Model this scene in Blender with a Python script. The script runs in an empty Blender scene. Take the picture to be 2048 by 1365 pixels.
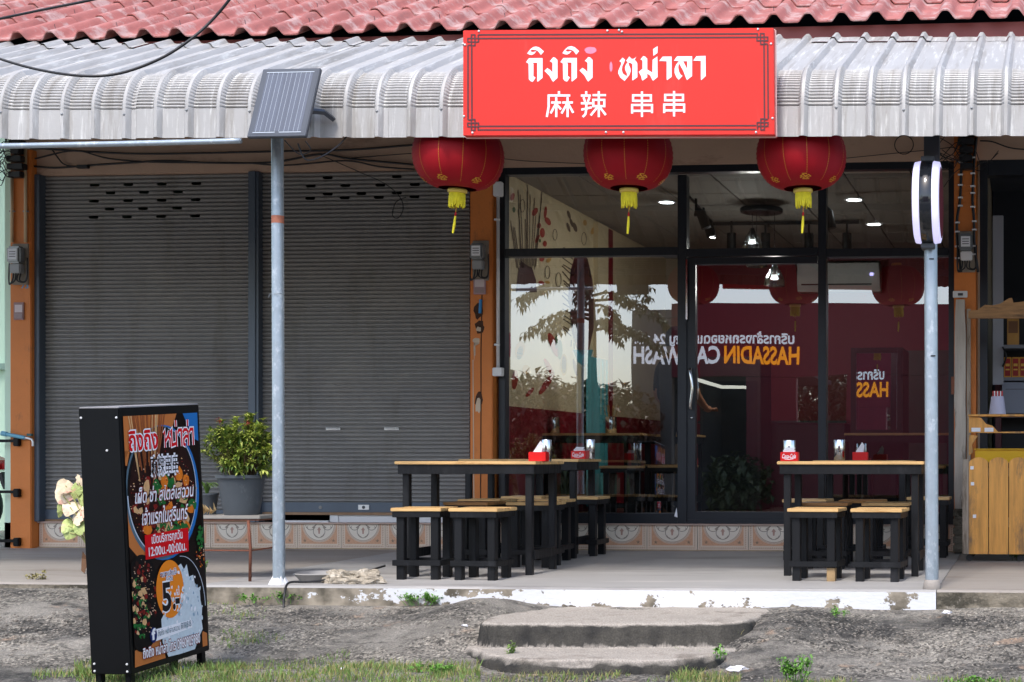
import bpy, bmesh, math, random
import numpy as np
from mathutils import Vector, Matrix, noise as mnoise
from mathutils.geometry import tessellate_polygon
R = math.radians
random.seed(7)
S = bpy.context.scene
COL = S.collection

# ------------------------------------------------------------------ camera, world, sun, exposure
F_PX, PX0, PY0 = 2900.0, 1849.0, 915.0          # focal length and principal point in photo pixels
TH = math.atan(0.0769)
CAMPOS = Vector((0.0, -11.5, 0.75))
cd = bpy.data.cameras.new('camera'); cam = bpy.data.objects.new('camera', cd); COL.objects.link(cam)
cd.sensor_width = 36; cd.lens = F_PX/2048*36
cd.shift_x = -(PX0-1024)/2048; cd.shift_y = (PY0-682.5)/2048
cd.clip_end = 2000; cam.location = CAMPOS; cam.rotation_euler = (R(90), 0, TH)
S.camera = cam
W = bpy.data.worlds.new('World'); S.world = W; W.use_nodes = True
nt = W.node_tree; sky = nt.nodes.new('ShaderNodeTexSky'); sky.sky_type = 'NISHITA'; sky.sun_disc = False
SUN_EL, SUN_AZ = R(55), R(186)
sky.sun_elevation = SUN_EL; sky.sun_rotation = SUN_AZ; sky.air_density = 1.0; sky.dust_density = 2.3; sky.ozone_density = 1.0
nt.links.new(sky.outputs[0], nt.nodes['Background'].inputs[0]); nt.nodes['Background'].inputs[1].default_value = 0.15
sd = bpy.data.lights.new('sun', 'SUN'); so = bpy.data.objects.new('sun', sd); COL.objects.link(so)
sd.energy = 1.15; sd.angle = R(9); sd.color = (1, .96, .9)
# the sun stands at azimuth SUN_AZ measured from +Y towards +X
sdir = Vector((math.sin(SUN_AZ)*math.cos(SUN_EL), math.cos(SUN_AZ)*math.cos(SUN_EL), math.sin(SUN_EL)))
so.rotation_euler = sdir.to_track_quat('Z', 'Y').to_euler()
S.view_settings.view_transform = 'Standard'; S.view_settings.look = 'None'
S.view_settings.exposure = 1.14; S.view_settings.gamma = 1; S.view_settings.use_curve_mapping = False
S.cycles.use_denoising = True
S.cycles.max_bounces = 10; S.cycles.transparent_max_bounces = 16

def ray(px, py):
    st, ct = math.sin(TH), math.cos(TH)
    Fw, Rt = Vector((-st, ct, 0)), Vector((ct, st, 0))
    return Fw*F_PX + Rt*(px-PX0) + Vector((0, 0, PY0-py))
def at(px, py, Y):                                # point of the plane Y = const seen at a photo pixel
    d = ray(px, py); return CAMPOS + d*((Y-CAMPOS.y)/d.y)
def atx(px, py, X):
    d = ray(px, py); return CAMPOS + d*((X-CAMPOS.x)/d.x)
def atz(px, py, Z):
    d = ray(px, py); return CAMPOS + d*((Z-CAMPOS.z)/d.z)
def X_(px, Y): return at(px, 900, Y).x
def Z_(px, py, Y): return at(px, py, Y).z

# ------------------------------------------------------------------ materials
MATS = {}
def mat(name, col, rough=.6, metal=0., var=.12, vs=6., bump=0., bs=60., stretch=(1, 1, 1), dirt=None, spec=.5, coat=0., emit=None, trans=0., dirt2=None, world=False):
    """principled with noise-varied colour; dirt = (colour, coverage 0..1, scale, stretch)"""
    if name in MATS: return MATS[name]
    m = bpy.data.materials.new(name); m.use_nodes = True; n = m.node_tree.nodes; l = m.node_tree.links
    b = n['Principled BSDF']; b.inputs['Roughness'].default_value = rough; b.inputs['Metallic'].default_value = metal
    b.inputs['Specular IOR Level'].default_value = spec
    if coat: b.inputs['Coat Weight'].default_value = coat; b.inputs['Coat Roughness'].default_value = .15
    if trans: b.inputs['Transmission Weight'].default_value = trans
    if emit: b.inputs['Emission Color'].default_value = (*emit[0], 1); b.inputs['Emission Strength'].default_value = emit[1]
    tc = n.new('ShaderNodeTexCoord'); oi = n.new('ShaderNodeObjectInfo')
    mul = n.new('ShaderNodeVectorMath'); mul.operation = 'MULTIPLY'; mul.inputs[1].default_value = stretch
    add = n.new('ShaderNodeVectorMath'); add.operation = 'ADD'
    mm = n.new('ShaderNodeMath'); mm.operation = 'MULTIPLY'; mm.inputs[1].default_value = 57.
    l.new(oi.outputs['Random'], mm.inputs[0]); l.new(tc.outputs['Object'], mul.inputs[0]); l.new(mul.outputs[0], add.inputs[0]); l.new(mm.outputs[0], add.inputs[1])
    nz = n.new('ShaderNodeTexNoise'); nz.inputs['Scale'].default_value = vs; nz.inputs['Detail'].default_value = 6; nz.inputs['Roughness'].default_value = .65
    l.new(add.outputs[0], nz.inputs['Vector'])
    rp = n.new('ShaderNodeValToRGB'); rp.color_ramp.elements[0].position = .3; rp.color_ramp.elements[1].position = .7
    rp.color_ramp.elements[0].color = (*[max(0, c*(1-var)) for c in col], 1); rp.color_ramp.elements[1].color = (*[min(1, c*(1+var)) for c in col], 1)
    l.new(nz.outputs['Fac'], rp.inputs[0]); out = rp.outputs[0]
    for dd in (dirt, dirt2):
        if not dd: continue
        dc, cov, ds, dst = dd
        mu2 = n.new('ShaderNodeVectorMath'); mu2.operation = 'MULTIPLY'; mu2.inputs[1].default_value = dst
        l.new(n.new('ShaderNodeNewGeometry').outputs['Position'] if world else tc.outputs['Object'], mu2.inputs[0])
        ad2 = n.new('ShaderNodeVectorMath'); ad2.operation = 'ADD'; l.new(mu2.outputs[0], ad2.inputs[0]); (None if world else l.new(mm.outputs[0], ad2.inputs[1]))
        n2 = n.new('ShaderNodeTexNoise'); n2.inputs['Scale'].default_value = ds; n2.inputs['Detail'].default_value = 8; n2.inputs['Roughness'].default_value = .7
        l.new(ad2.outputs[0], n2.inputs['Vector'])
        r2 = n.new('ShaderNodeValToRGB'); c = .72-.44*cov
        r2.color_ramp.elements[0].position = max(0, c-.05); r2.color_ramp.elements[1].position = min(1, c+.07)
        mx = n.new('ShaderNodeMixRGB'); mx.inputs[2].default_value = (*dc, 1)
        l.new(n2.outputs['Fac'], r2.inputs[0]); l.new(r2.outputs[0], mx.inputs[0]); l.new(out, mx.inputs[1]); out = mx.outputs[0]
    l.new(out, b.inputs['Base Color'])
    if bump:
        n3 = n.new('ShaderNodeTexNoise'); n3.inputs['Scale'].default_value = bs; n3.inputs['Detail'].default_value = 5
        l.new(add.outputs[0], n3.inputs['Vector'])
        bp = n.new('ShaderNodeBump'); bp.inputs['Strength'].default_value = bump; bp.inputs['Distance'].default_value = .02
        l.new(n3.outputs['Fac'], bp.inputs['Height']); l.new(bp.outputs[0], b.inputs['Normal'])
    MATS[name] = m; return m
def srgb(r, g, b): return tuple((c/255/12.92 if c/255 <= .04045 else ((c/255+.055)/1.055)**2.4) for c in (r, g, b))
def flat(name, r, g, b, rough=.5, **k): return mat(name, srgb(r, g, b), rough, var=k.pop('var', .04), spec=k.pop('spec', .12 if name.startswith(('print', 'poster')) else .5), **k)

def glass_mat(name, refl, tint, rough=0.0):
    m = bpy.data.materials.new(name); m.use_nodes = True; n = m.node_tree.nodes; l = m.node_tree.links
    n.remove(n['Principled BSDF']); o = n['Material Output']
    t = n.new('ShaderNodeBsdfTransparent'); t.inputs[0].default_value = (*tint, 1)
    g = n.new('ShaderNodeBsdfGlossy'); g.inputs['Roughness'].default_value = rough; g.inputs[0].default_value = (.95, .97, 1, 1)
    lw = n.new('ShaderNodeLayerWeight'); lw.inputs[0].default_value = .25
    mr = n.new('ShaderNodeMapRange'); mr.inputs[3].default_value = refl; mr.inputs[4].default_value = 1
    # faint waviness of sheet glass
    tc = n.new('ShaderNodeTexCoord'); nz = n.new('ShaderNodeTexNoise'); nz.inputs['Scale'].default_value = 1.3; nz.inputs['Detail'].default_value = 0
    bp = n.new('ShaderNodeBump'); bp.inputs['Strength'].default_value = .05; bp.inputs['Distance'].default_value = .03
    l.new(tc.outputs['Object'], nz.inputs[0]); l.new(nz.outputs[0], bp.inputs['Height']); l.new(bp.outputs[0], g.inputs['Normal'])
    mx = n.new('ShaderNodeMixShader')
    l.new(lw.outputs['Fresnel'], mr.inputs[0]); l.new(mr.outputs[0], mx.inputs[0]); l.new(t.outputs[0], mx.inputs[1]); l.new(g.outputs[0], mx.inputs[2]); l.new(mx.outputs[0], o.inputs[0])
    MATS[name] = m; return m

M_black_wood = mat('black stained wood', (.0075, .008, .0095), .45, var=.5, vs=5, stretch=(1, 1, .12), bump=.25, bs=30, dirt=((.022, .023, .026), .25, 7, (1, 1, .25)), spec=.3)
M_pine = mat('pine boards', srgb(212, 174, 118), .45, var=.2, vs=3, stretch=(1.2, 14, 10), dirt=(srgb(168, 120, 68), .28, 3, (1, 12, 8)), bump=.06, bs=20, spec=.4)
M_pine2 = mat('weathered pine boards', srgb(170, 122, 70), .5, var=.22, vs=3, stretch=(1.2, 14, 10), dirt=(srgb(110, 75, 42), .3, 3, (1, 12, 8)), bump=.06, bs=20)
M_oldpine = mat('aged orange planks', srgb(216, 154, 74), .5, var=.25, vs=3.5, stretch=(9, 9, .7), dirt=(srgb(128, 100, 70), .32, 2.2, (3, 3, .7)), dirt2=(srgb(225, 160, 80), .2, 3, (3, 3, .5)), bump=.1, bs=30)
M_greywood = mat('weathered grey timber', srgb(156, 143, 128), .8, var=.25, vs=5, stretch=(8, 8, .6), dirt=(srgb(110, 96, 80), .35, 4, (4, 4, .6)), bump=.25, bs=40)
M_brownwood = mat('brown weathered board', srgb(140, 104, 66), .7, var=.28, vs=4, stretch=(1, 8, 8), dirt=(srgb(92, 68, 46), .3, 4, (.8, 6, 6)), bump=.2, bs=40)
M_orange = mat('orange painted concrete', srgb(208, 122, 54), .6, var=.07, vs=2.5, bump=.12, bs=50, dirt=(srgb(150, 92, 52), .16, 3, (1.5, 1.5, .6)))
M_beam = mat('pinkish beige plaster', srgb(190, 160, 138), .75, var=.06, vs=2, bump=.12, bs=40, dirt=(srgb(150, 122, 104), .2, 2, (.6, 1, 2)))
M_mint = mat('mint green render', srgb(205, 235, 212), .7, var=.04, vs=1.5, bump=.05)
M_shutter = mat('grey shutter steel', srgb(128, 126, 123), .42, .0, var=.07, vs=2.5, stretch=(.6, 1, 4), spec=.6, world=True, dirt=(srgb(118, 115, 110), .34, 1.3, (2.6, 1, .45)), dirt2=(srgb(136, 133, 128), .3, 1.1, (.9, 1, 1.1)))
M_rail = mat('blue grey steel rail', srgb(84, 94, 106), .4, .2, var=.08, vs=3, stretch=(1, 1, .3))
M_alu = mat('charcoal aluminium', srgb(38, 42, 48), .35, .3, var=.08, vs=3)
M_galv = mat('galvanised steel', srgb(168, 180, 190), .42, .55, var=.1, vs=14, bump=.05, bs=60, dirt=(srgb(205, 212, 218), .3, 22, (1, 1, .6)), dirt2=(srgb(128, 138, 148), .25, 5, (1, 1, .3)))
M_dkgalv = mat('dark grey steel', srgb(74, 76, 80), .5, .3, var=.1)
M_awning = mat('weathered zinc sheet', srgb(174, 172, 170), .5, .1, var=.07, vs=2.2, bump=.05, bs=80, dirt=(srgb(156, 152, 147), .36, 2.4, (7, .6, .6)), dirt2=(srgb(204, 203, 200), .3, 6, (6, .5, .5)))
def underside(m, col):
    n = m.node_tree.nodes; l = m.node_tree.links; b = n['Principled BSDF']; old = b.inputs['Base Color'].links[0].from_socket
    g = n.new('ShaderNodeNewGeometry'); mx = n.new('ShaderNodeMixRGB'); mx.inputs[2].default_value = (*col, 1)
    l.new(g.outputs['Backfacing'], mx.inputs[0]); l.new(old, mx.inputs[1]); l.new(mx.outputs[0], b.inputs['Base Color'])
underside(M_awning, srgb(92, 80, 72))                # back faces of the sheets take a darker brown
M_tile = mat('red roof tile', srgb(164, 100, 94), .78, var=.2, vs=4, bump=.15, bs=70, dirt=(srgb(144, 94, 90), .3, 5, (1, .5, 1)), dirt2=(srgb(180, 148, 144), .38, 7, (1, 1, 1)))
M_fascia = mat('dark red fascia paint', srgb(140, 72, 68), .6, var=.1)
M_porch = mat('porch cement', srgb(162, 160, 158), .62, var=.1, vs=1.2, stretch=(.5, 1.6, 1), bump=.15, bs=60, dirt=(srgb(132, 129, 127), .34, .9, (.35, 2.2, 1)), dirt2=(srgb(186, 182, 178), .25, 1.4, (.4, 3, 1)))
M_white = mat('white paint', srgb(232, 234, 238), .6, var=.03)
M_whiteplastic = mat('white plastic', srgb(222, 222, 222), .35, var=.02)
M_greyplastic = mat('grey meter case', srgb(150, 152, 154), .4, var=.06)
M_meterglass = mat('smoked meter cover', srgb(120, 124, 126), .15, var=.05, spec=.8)
M_black = mat('black rubber', (.012, .012, .013), .5, var=.15)
M_blackpaint = mat('black painted steel', (.0035, .004, .005), .4, var=.2, vs=3, spec=.22, dirt=((.012, .012, .014), .08, 4, (1, 1, .4)))
M_chrome = mat('polished steel', (.75, .76, .78), .12, 1., var=.03)
M_screw = mat('screw heads', (.8, .8, .8), .3, .3, var=.03)
M_signred = mat('red sign sheet', srgb(216, 42, 30), .36, var=.05, vs=1.2, spec=.35, dirt=(srgb(214, 54, 44), .3, 2.0, (3, 1, .6)))
M_signwhite = mat('white vinyl letters', srgb(236, 238, 246), .5, var=.02)
M_signdark = mat('dark maroon print', srgb(78, 30, 36), .5, var=.05)
M_signpink = mat('worn pink patch', srgb(250, 132, 160), .6, var=.1, vs=30)
M_lantern = mat('red lantern cloth', srgb(150, 16, 28), .6, var=.08, vs=5, spec=.2)
M_gold = mat('gold print', srgb(214, 152, 40), .4, .2, var=.1)
M_yellow = mat('yellow tassel thread', srgb(228, 214, 40), .7, var=.15, vs=40)
M_redbox = mat('red plastic box', srgb(214, 24, 24), .32, var=.03)
M_paper = mat('paper napkin', srgb(235, 235, 238), .85, var=.02)
M_pot = mat('dark grey plastic pot', srgb(72, 78, 84), .5, var=.12, vs=6, dirt=(srgb(100, 106, 110), .2, 8, (1, 1, .5)))
M_rust = mat('rusty steel rod', srgb(120, 74, 56), .75, .2, var=.25, vs=20, bump=.3, bs=90)
M_tabletopgrey = mat('grey worn board', srgb(140, 136, 130), .7, var=.15, vs=4, stretch=(1, 5, 1))
M_cable = mat('black cable', (.013, .013, .015), .45, var=.1)
M_pvc = mat('cream conduit', srgb(204, 178, 140), .45, var=.06)
M_pvcblue = mat('blue pvc pipe', srgb(110, 176, 200), .4, var=.08)
M_soil = mat('potting soil', (.05, .035, .025), .9, var=.3, vs=40, bump=.5)
M_leaf = mat('ixora leaf', srgb(128, 148, 58), .42, var=.32, vs=9, spec=.45)
M_leafd = mat('ixora leaf dark', srgb(74, 102, 38), .45, var=.3, vs=9)
M_leafy = mat('ixora leaf young', srgb(184, 192, 96), .42, var=.2, vs=9)
M_flower = mat('dry red blossom', srgb(150, 70, 54), .7, var=.3, vs=60)
M_stem = mat('brown stem', srgb(96, 76, 54), .8, var=.2)
M_weed = mat('weed leaf', srgb(98, 146, 56), .5, var=.3, vs=12)
M_grass = mat('grass blades', srgb(108, 136, 64), .6, var=.35, vs=3)
M_straw = mat('dry grass blades', srgb(150, 142, 92), .7, var=.25, vs=3)
M_intred = mat('red interior paint', srgb(132, 12, 32), .5, var=.06, vs=1.5)
M_cream = mat('cream interior paint', srgb(222, 204, 168), .6, var=.04)
M_beige = mat('plain beige paint', srgb(188, 170, 148), .6, var=.04)
M_ceil = mat('grey ceiling board', srgb(150, 142, 136), .7, var=.06, vs=1)
M_intfloor = mat('interior floor tile', srgb(110, 96, 90), .25, var=.1)
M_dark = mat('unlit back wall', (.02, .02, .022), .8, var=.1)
M_teal = mat('teal cloth', srgb(84, 168, 178), .4, var=.06)
M_skin = mat('skin', srgb(178, 124, 96), .5, var=.05)
M_tshirt = mat('black t-shirt', (.014, .015, .018), .8, var=.15)
M_denim = mat('dark trousers', (.02, .022, .03), .8, var=.2)
M_hair = mat('black hair', (.009, .008, .008), .5, var=.2)
GLASS = glass_mat('shopfront glass', .23, (.68, .72, .72))
GLASS2 = glass_mat('framed display glass', .75, (.2, .2, .2))

# ------------------------------------------------------------------ geometry helpers
class MB:
    def __init__(s): s.v = []; s.f = []; s.m = []
    def add(s, vs, fs, mi=0):
        o = len(s.v); s.v += [tuple(v) for v in vs]; s.f += [tuple(i+o for i in f) for f in fs]; s.m += [mi]*len(fs); return s
    def box(s, x0, x1, y0, y1, z0, z1, mi=0, M=None):
        vs = [(x, y, z) for z in (z0, z1) for y in (y0, y1) for x in (x0, x1)]
        if M: vs = [M @ Vector(v) for v in vs]
        return s.add(vs, [(0, 2, 3, 1), (4, 5, 7, 6), (0, 1, 5, 4), (2, 6, 7, 3), (0, 4, 6, 2), (1, 3, 7, 5)], mi)
    def quad(s, a, b, c, d, mi=0): return s.add([a, b, c, d], [(0, 1, 2, 3)], mi)
    def tube(s, pts, r, n=8, mi=0, cap=True):
        pts = [Vector(p) for p in pts]; rs = r if isinstance(r, (list, tuple)) else [r]*len(pts)
        vs, fs = [], []; up = None
        for i, p in enumerate(pts):
            t = (pts[min(i+1, len(pts)-1)]-pts[max(i-1, 0)])
            t = t.normalized() if t.length > 1e-9 else Vector((0, 0, 1))
            if up is None:
                up = Vector((0, 0, 1)) if abs(t.z) < .9 else Vector((1, 0, 0))
            a = t.cross(up); a = a.normalized() if a.length > 1e-6 else Vector((1, 0, 0)); b = a.cross(t).normalized(); up = b
            for k in range(n):
                w = 2*math.pi*k/n; vs.append(p+(a*math.cos(w)+b*math.sin(w))*rs[i])
        for i in range(len(pts)-1):
            for k in range(n):
                k2 = (k+1) % n; fs.append((i*n+k, i*n+k2, (i+1)*n+k2, (i+1)*n+k))
        if cap: fs.append(tuple(range(n-1, -1, -1))); fs.append(tuple((len(pts)-1)*n+k for k in range(n)))
        return s.add(vs, fs, mi)
    def lathe(s, prof, c=(0, 0, 0), n=24, mi=0, axis='z', jit=None):
        vs, fs = [], []
        for (r, z) in prof:
            for k in range(n):
                w = 2*math.pi*k/n; q = (r*math.cos(w), r*math.sin(w), z)
                if axis == 'x': q = (q[2], q[0], q[1])
                if axis == 'y': q = (q[0], q[2], q[1])
                vs.append((c[0]+q[0], c[1]+q[1], c[2]+q[2]))
        m = len(prof)
        for i in range(m-1):
            for k in range(n):
                k2 = (k+1) % n; fs.append((i*n+k, i*n+k2, (i+1)*n+k2, (i+1)*n+k))
        loop = prof[0] == prof[-1]; disc = m == 2 and abs(prof[0][1]-prof[1][1]) < 1e-9
        if prof[0][0] > 1e-6 and not loop and not disc: fs.append(tuple(range(n-1, -1, -1)))
        if prof[-1][0] > 1e-6 and not loop and not disc: fs.append(tuple((m-1)*n+k for k in range(n)))
        return s.add(vs, fs, mi)
    def poly(s, loops, fn, mi=0):
        """filled flat polygon (first loop outer, others holes); fn maps (a, b) to 3-D"""
        if not isinstance(loops[0][0], (list, tuple)): loops = [loops]
        tri = tessellate_polygon([[Vector((a, b, 0)) for a, b in lp] for lp in loops])
        pts = [fn(a, b) for lp in loops for a, b in lp]
        return s.add(pts, [tuple(t) for t in tri], mi)
    def stroke(s, pts, w, fn, mi=0, lift=None):
        """thick polyline with mitred joints; lift = small step of depth so that crossing strokes never share a plane"""
        closed = len(pts) > 3 and math.hypot(pts[0][0]-pts[-1][0], pts[0][1]-pts[-1][1]) < 1e-6
        P = pts[:-1] if closed else pts; n = len(P); left, right = [], []
        for i in range(n):
            a = P[i-1] if (i > 0 or closed) else None; c = P[(i+1) % n] if (i < n-1 or closed) else None; p = P[i]; ns = []
            for q0, q1 in ((a, p), (p, c)):
                if q0 is None or q1 is None: continue
                dx, dy = q1[0]-q0[0], q1[1]-q0[1]; L = math.hypot(dx, dy) or 1; ns.append((-dy/L, dx/L))
            m = (sum(k[0] for k in ns)/len(ns), sum(k[1] for k in ns)/len(ns)); ml = max(.25, m[0]**2+m[1]**2); h = w/2/ml
            left.append((p[0]+m[0]*h, p[1]+m[1]*h)); right.append((p[0]-m[0]*h, p[1]-m[1]*h))
        off = Vector((0, 0, 0))
        if lift is not None: s.k = getattr(s, 'k', 0)+1; off = Vector(lift)*s.k
        o = [Vector(fn(*q))+off for q in left]+[Vector(fn(*q))+off for q in right]
        return s.add(o, [(i, (i+1) % n, n+(i+1) % n, n+i) for i in range(n if closed else n-1)], mi)
    def build(s, name, mats, parent=None, smooth=False, bevel=0., seg=2, angle=None, orient=True):
        me = bpy.data.meshes.new(name); me.from_pydata(s.v, [], s.f)
        mats = mats if isinstance(mats, (list, tuple)) else [mats]
        for m in mats: me.materials.append(m)
        me.polygons.foreach_set('material_index', s.m); me.update()
        if orient or bevel:
            bm = bmesh.new(); bm.from_mesh(me)
            if orient: bmesh.ops.recalc_face_normals(bm, faces=bm.faces)
            if bevel: bmesh.ops.bevel(bm, geom=list(bm.edges), offset=bevel, segments=seg, affect='EDGES', clamp_overlap=True)
            bm.to_mesh(me); bm.free()
        if smooth: me.polygons.foreach_set('use_smooth', [True]*len(me.polygons))
        if angle: me.set_sharp_from_angle(angle=R(angle))
        o = bpy.data.objects.new(name, me); COL.objects.link(o)
        if parent: o.parent = parent
        return o
def box(name, x0, x1, y0, y1, z0, z1, m, parent=None, bevel=0.004): return MB().box(x0, x1, y0, y1, z0, z1).build(name, m, parent, bevel=bevel)
def tag(o, label=None, cat=None, group=None, kind=None):
    for k, v in (('label', label), ('category', cat), ('group', group), ('kind', kind)):
        if v: o[k] = v
    return o
def thing(name, label, cat, loc=(0, 0, 0), rz=0, group=None):
    o = bpy.data.objects.new(name, None); COL.objects.link(o); o.location = loc; o.rotation_euler = (0, 0, rz); o.empty_display_size = .1
    return tag(o, label, cat, group)
def copy_tree(o, parent=None):
    c = o.copy(); COL.objects.link(c); c.parent = parent
    for ch in list(o.children): copy_tree(ch, c)
    return c
def share(src, name, parent, loc=(0, 0, 0), rot=(0, 0, 0), scale=(1, 1, 1)):
    c = bpy.data.objects.new(name, src.data); COL.objects.link(c); c.parent = parent; c.location = loc; c.rotation_euler = rot; c.scale = scale; return c
def text_geo(body, bold=0., shear=0.):
    cu = bpy.data.curves.new('text', 'FONT'); cu.body = body; cu.size = 1; cu.offset = bold; cu.shear = shear; cu.resolution_u = 3
    o = bpy.data.objects.new('text', cu); COL.objects.link(o); bpy.context.view_layer.update()
    me = bpy.data.meshes.new_from_object(o.evaluated_get(bpy.context.evaluated_depsgraph_get()))
    vs = [tuple(v.co) for v in me.vertices]; fs = [tuple(p.vertices) for p in me.polygons]
    bpy.data.objects.remove(o); bpy.data.curves.remove(cu); bpy.data.meshes.remove(me)
    return vs, fs
def put_text(mb, body, x0, x1, y0, h, fn, mi=0, bold=0., shear=0., lift=(0, 0, 0)):
    """fits the text into width x0..x1 with the main letters h high on baseline y0; neighbouring glyphs stand a hair apart in depth"""
    vs, fs = text_geo(body, bold, shear)
    if not vs: return
    par = list(range(len(vs)))
    def find(i):
        while par[i] != i: par[i] = par[par[i]]; i = par[i]
        return i
    for f in fs:
        for k in f[1:]: par[find(k)] = find(f[0])
    isl = {}
    for i, v in enumerate(vs): isl.setdefault(find(i), []).append(v[0])
    order = {r: k for k, r in enumerate(sorted(isl, key=lambda r: sum(isl[r])/len(isl[r])))}
    a, b = min(v[0] for v in vs), max(v[0] for v in vs); kx = (x1-x0)/(b-a); ky = h/.62; lf = Vector(lift)
    mb.add([Vector(fn(x0+(v[0]-a)*kx, y0+v[1]*ky))+lf*(order[find(i)] % 4) for i, v in enumerate(vs)], fs, mi)
def sag(a, b, drop, n=14, jit=0.):
    a, b = Vector(a), Vector(b); return [a.lerp(b, i/n)+Vector((0, 0, -drop*4*(i/n)*(1-i/n)+random.uniform(-jit, jit))) for i in range(n+1)]
def smoothpath(pts, n=6):
    P = [Vector(p) for p in pts]; P = [P[0]]+P+[P[-1]]; out = []
    for i in range(1, len(P)-2):
        for k in range(n):
            t = k/n; a, b, c, d = P[i-1], P[i], P[i+1], P[i+2]
            out.append(.5*((2*b)+(-a+c)*t+(2*a-5*b+4*c-d)*t*t+(-a+3*b-3*c+d)*t**3))
    out.append(P[-2]); return out

# ------------------------------------------------------------------ ground, road, porch, steps
YE = -3.02                                          # porch front edge
XL, XR = X_(395, YE), X_(1872, YE)                  # the white kerb runs between these
SX0, SX1 = atz(880, 1265, -.2).x, atz(1560, 1270, -.2).x
def sstep(a, b, x): t = max(0, min(1, (x-a)/(b-a))); return t*t*(3-2*t)
def ground_h(x, y):
    d = YE-y                                        # distance in front of the porch
    top = -.06+(-.145+.06)*sstep(XL-.6, XL+.3, x)+(.02)*sstep(XR-.2, XR+.4, x)
    h = top+(-.345-top)*sstep(-.1, 1.35, d)-.13*sstep(1.5, 4, d)
    h += .085*math.exp(-((x-SX1)/.28)**2-((d-.55)/.42)**2)+.12*math.exp(-((x-SX0)/.28)**2-((d-.38)/.36)**2)
    f = sstep(0, .12, d)*(1-.8*sstep(1.6, 3.2, d))
    h += f*(.026*mnoise.noise((x*1.1, y*2.1, 3))+.014*mnoise.noise((x*3.1, y*4.6, 7))+.010*mnoise.noise((x*9, y*13, 1))-.022*max(0, mnoise.noise((x*1.6+7, y*4.2, 5))-.12))
    gr = sstep(.0, .3, mnoise.noise((x*1.1+4, y*2.3, 9))+.1)
    h += f*gr*(.011*mnoise.noise((x*34, y*34, 2))+.006*mnoise.noise((x*70, y*70, 5)))
    return h
def ground_material():
    m = bpy.data.materials.new('broken weathered concrete'); m.use_nodes = True; n = m.node_tree.nodes; l = m.node_tree.links; b = n['Principled BSDF']
    b.inputs['Roughness'].default_value = .85
    tc = n.new('ShaderNodeTexCoord')
    def nz(sc, det, st=(1, 1, 1), ro=.65):
        mu = n.new('ShaderNodeVectorMath'); mu.operation = 'MULTIPLY'; mu.inputs[1].default_value = st; l.new(tc.outputs['Object'], mu.inputs[0])
        t = n.new('ShaderNodeTexNoise'); t.inputs['Scale'].default_value = sc; t.inputs['Detail'].default_value = det; t.inputs['Roughness'].default_value = ro; l.new(mu.outputs[0], t.inputs[0]); return t.outputs[0]
    def ramp(i, p0, p1, c0=(0, 0, 0), c1=(1, 1, 1)):
        r = n.new('ShaderNodeValToRGB'); r.color_ramp.elements[0].position = p0; r.color_ramp.elements[1].position = p1; r.color_ramp.elements[0].color = (*c0, 1); r.color_ramp.elements[1].color = (*c1, 1); l.new(i, r.inputs[0]); return r.outputs[0]
    def mix(f, a, c):
        x = n.new('ShaderNodeMixRGB'); l.new(f, x.inputs[0])
        for k, q in ((1, a), (2, c)):
            if isinstance(q, tuple): x.inputs[k].default_value = (*q, 1)
            else: l.new(q, x.inputs[k])
        return x.outputs[0]
    base = ramp(nz(2.2, 7), .3, .7, srgb(120, 116, 109), srgb(170, 164, 155))
    base = mix(ramp(nz(1.3, 8, (1, 1.9, 1), .7), .48, .6), base, ramp(nz(14, 6), .35, .65, srgb(44, 43, 42), srgb(104, 101, 97)))
    base = mix(ramp(nz(5, 10, (1, 2.4, 1), .8), .53, .65), base, srgb(64, 62, 58))
    vo = n.new('ShaderNodeTexVoronoi'); vo.inputs['Scale'].default_value = 46; l.new(tc.outputs['Object'], vo.inputs[0])
    speck = ramp(vo.outputs['Distance'], .12, .42, (1, 1, 1), (0, 0, 0))
    gm = ramp(nz(1.4, 5, (1, 2.2, 1)), .42, .52)
    sm = n.new('ShaderNodeMath'); sm.operation = 'MULTIPLY'; l.new(speck, sm.inputs[0]); l.new(gm, sm.inputs[1])
    base = mix(sm.outputs[0], base, ramp(vo.outputs['Color'], .2, .8, srgb(110, 104, 98), srgb(198, 190, 180)))
    base = mix(ramp(nz(3.3, 3), .62, .72), base, srgb(176, 152, 132))
    v2 = n.new('ShaderNodeTexVoronoi'); v2.inputs['Scale'].default_value = 75; l.new(tc.outputs['Object'], v2.inputs[0])
    bw_ = n.new('ShaderNodeRGBToBW'); l.new(v2.outputs['Color'], bw_.inputs[0])
    grit = ramp(bw_.outputs[0], .15, .85, (.28, .28, .28), (1.5, 1.48, 1.44)); fine = ramp(nz(120, 4), .32, .68, (.62, .62, .62), (1.3, 1.3, 1.28))
    def mult(a, c, f):
        x = n.new('ShaderNodeMixRGB'); x.blend_type = 'MULTIPLY'
        if isinstance(f, float): x.inputs[0].default_value = f
        else: l.new(f, x.inputs[0])
        l.new(a, x.inputs[1]); l.new(c, x.inputs[2]); return x.outputs[0]
    base = mult(base, fine, .9); base = mult(base, grit, gm)
    l.new(base, b.inputs['Base Color'])
    bp = n.new('ShaderNodeBump'); bp.inputs['Strength'].default_value = 1.0; bp.inputs['Distance'].default_value = .02; l.new(nz(60, 8, (1, 1, 1), .75), bp.inputs['Height'])
    bp2 = n.new('ShaderNodeBump'); bp2.inputs['Strength'].default_value = .6; bp2.inputs['Distance'].default_value = .012; l.new(sm.outputs[0], bp2.inputs['Height']); l.new(bp.outputs[0], bp2.inputs['Normal'])
    l.new(bp2.outputs[0], b.inputs['Normal']); return m
M_ground = ground_material()
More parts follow.
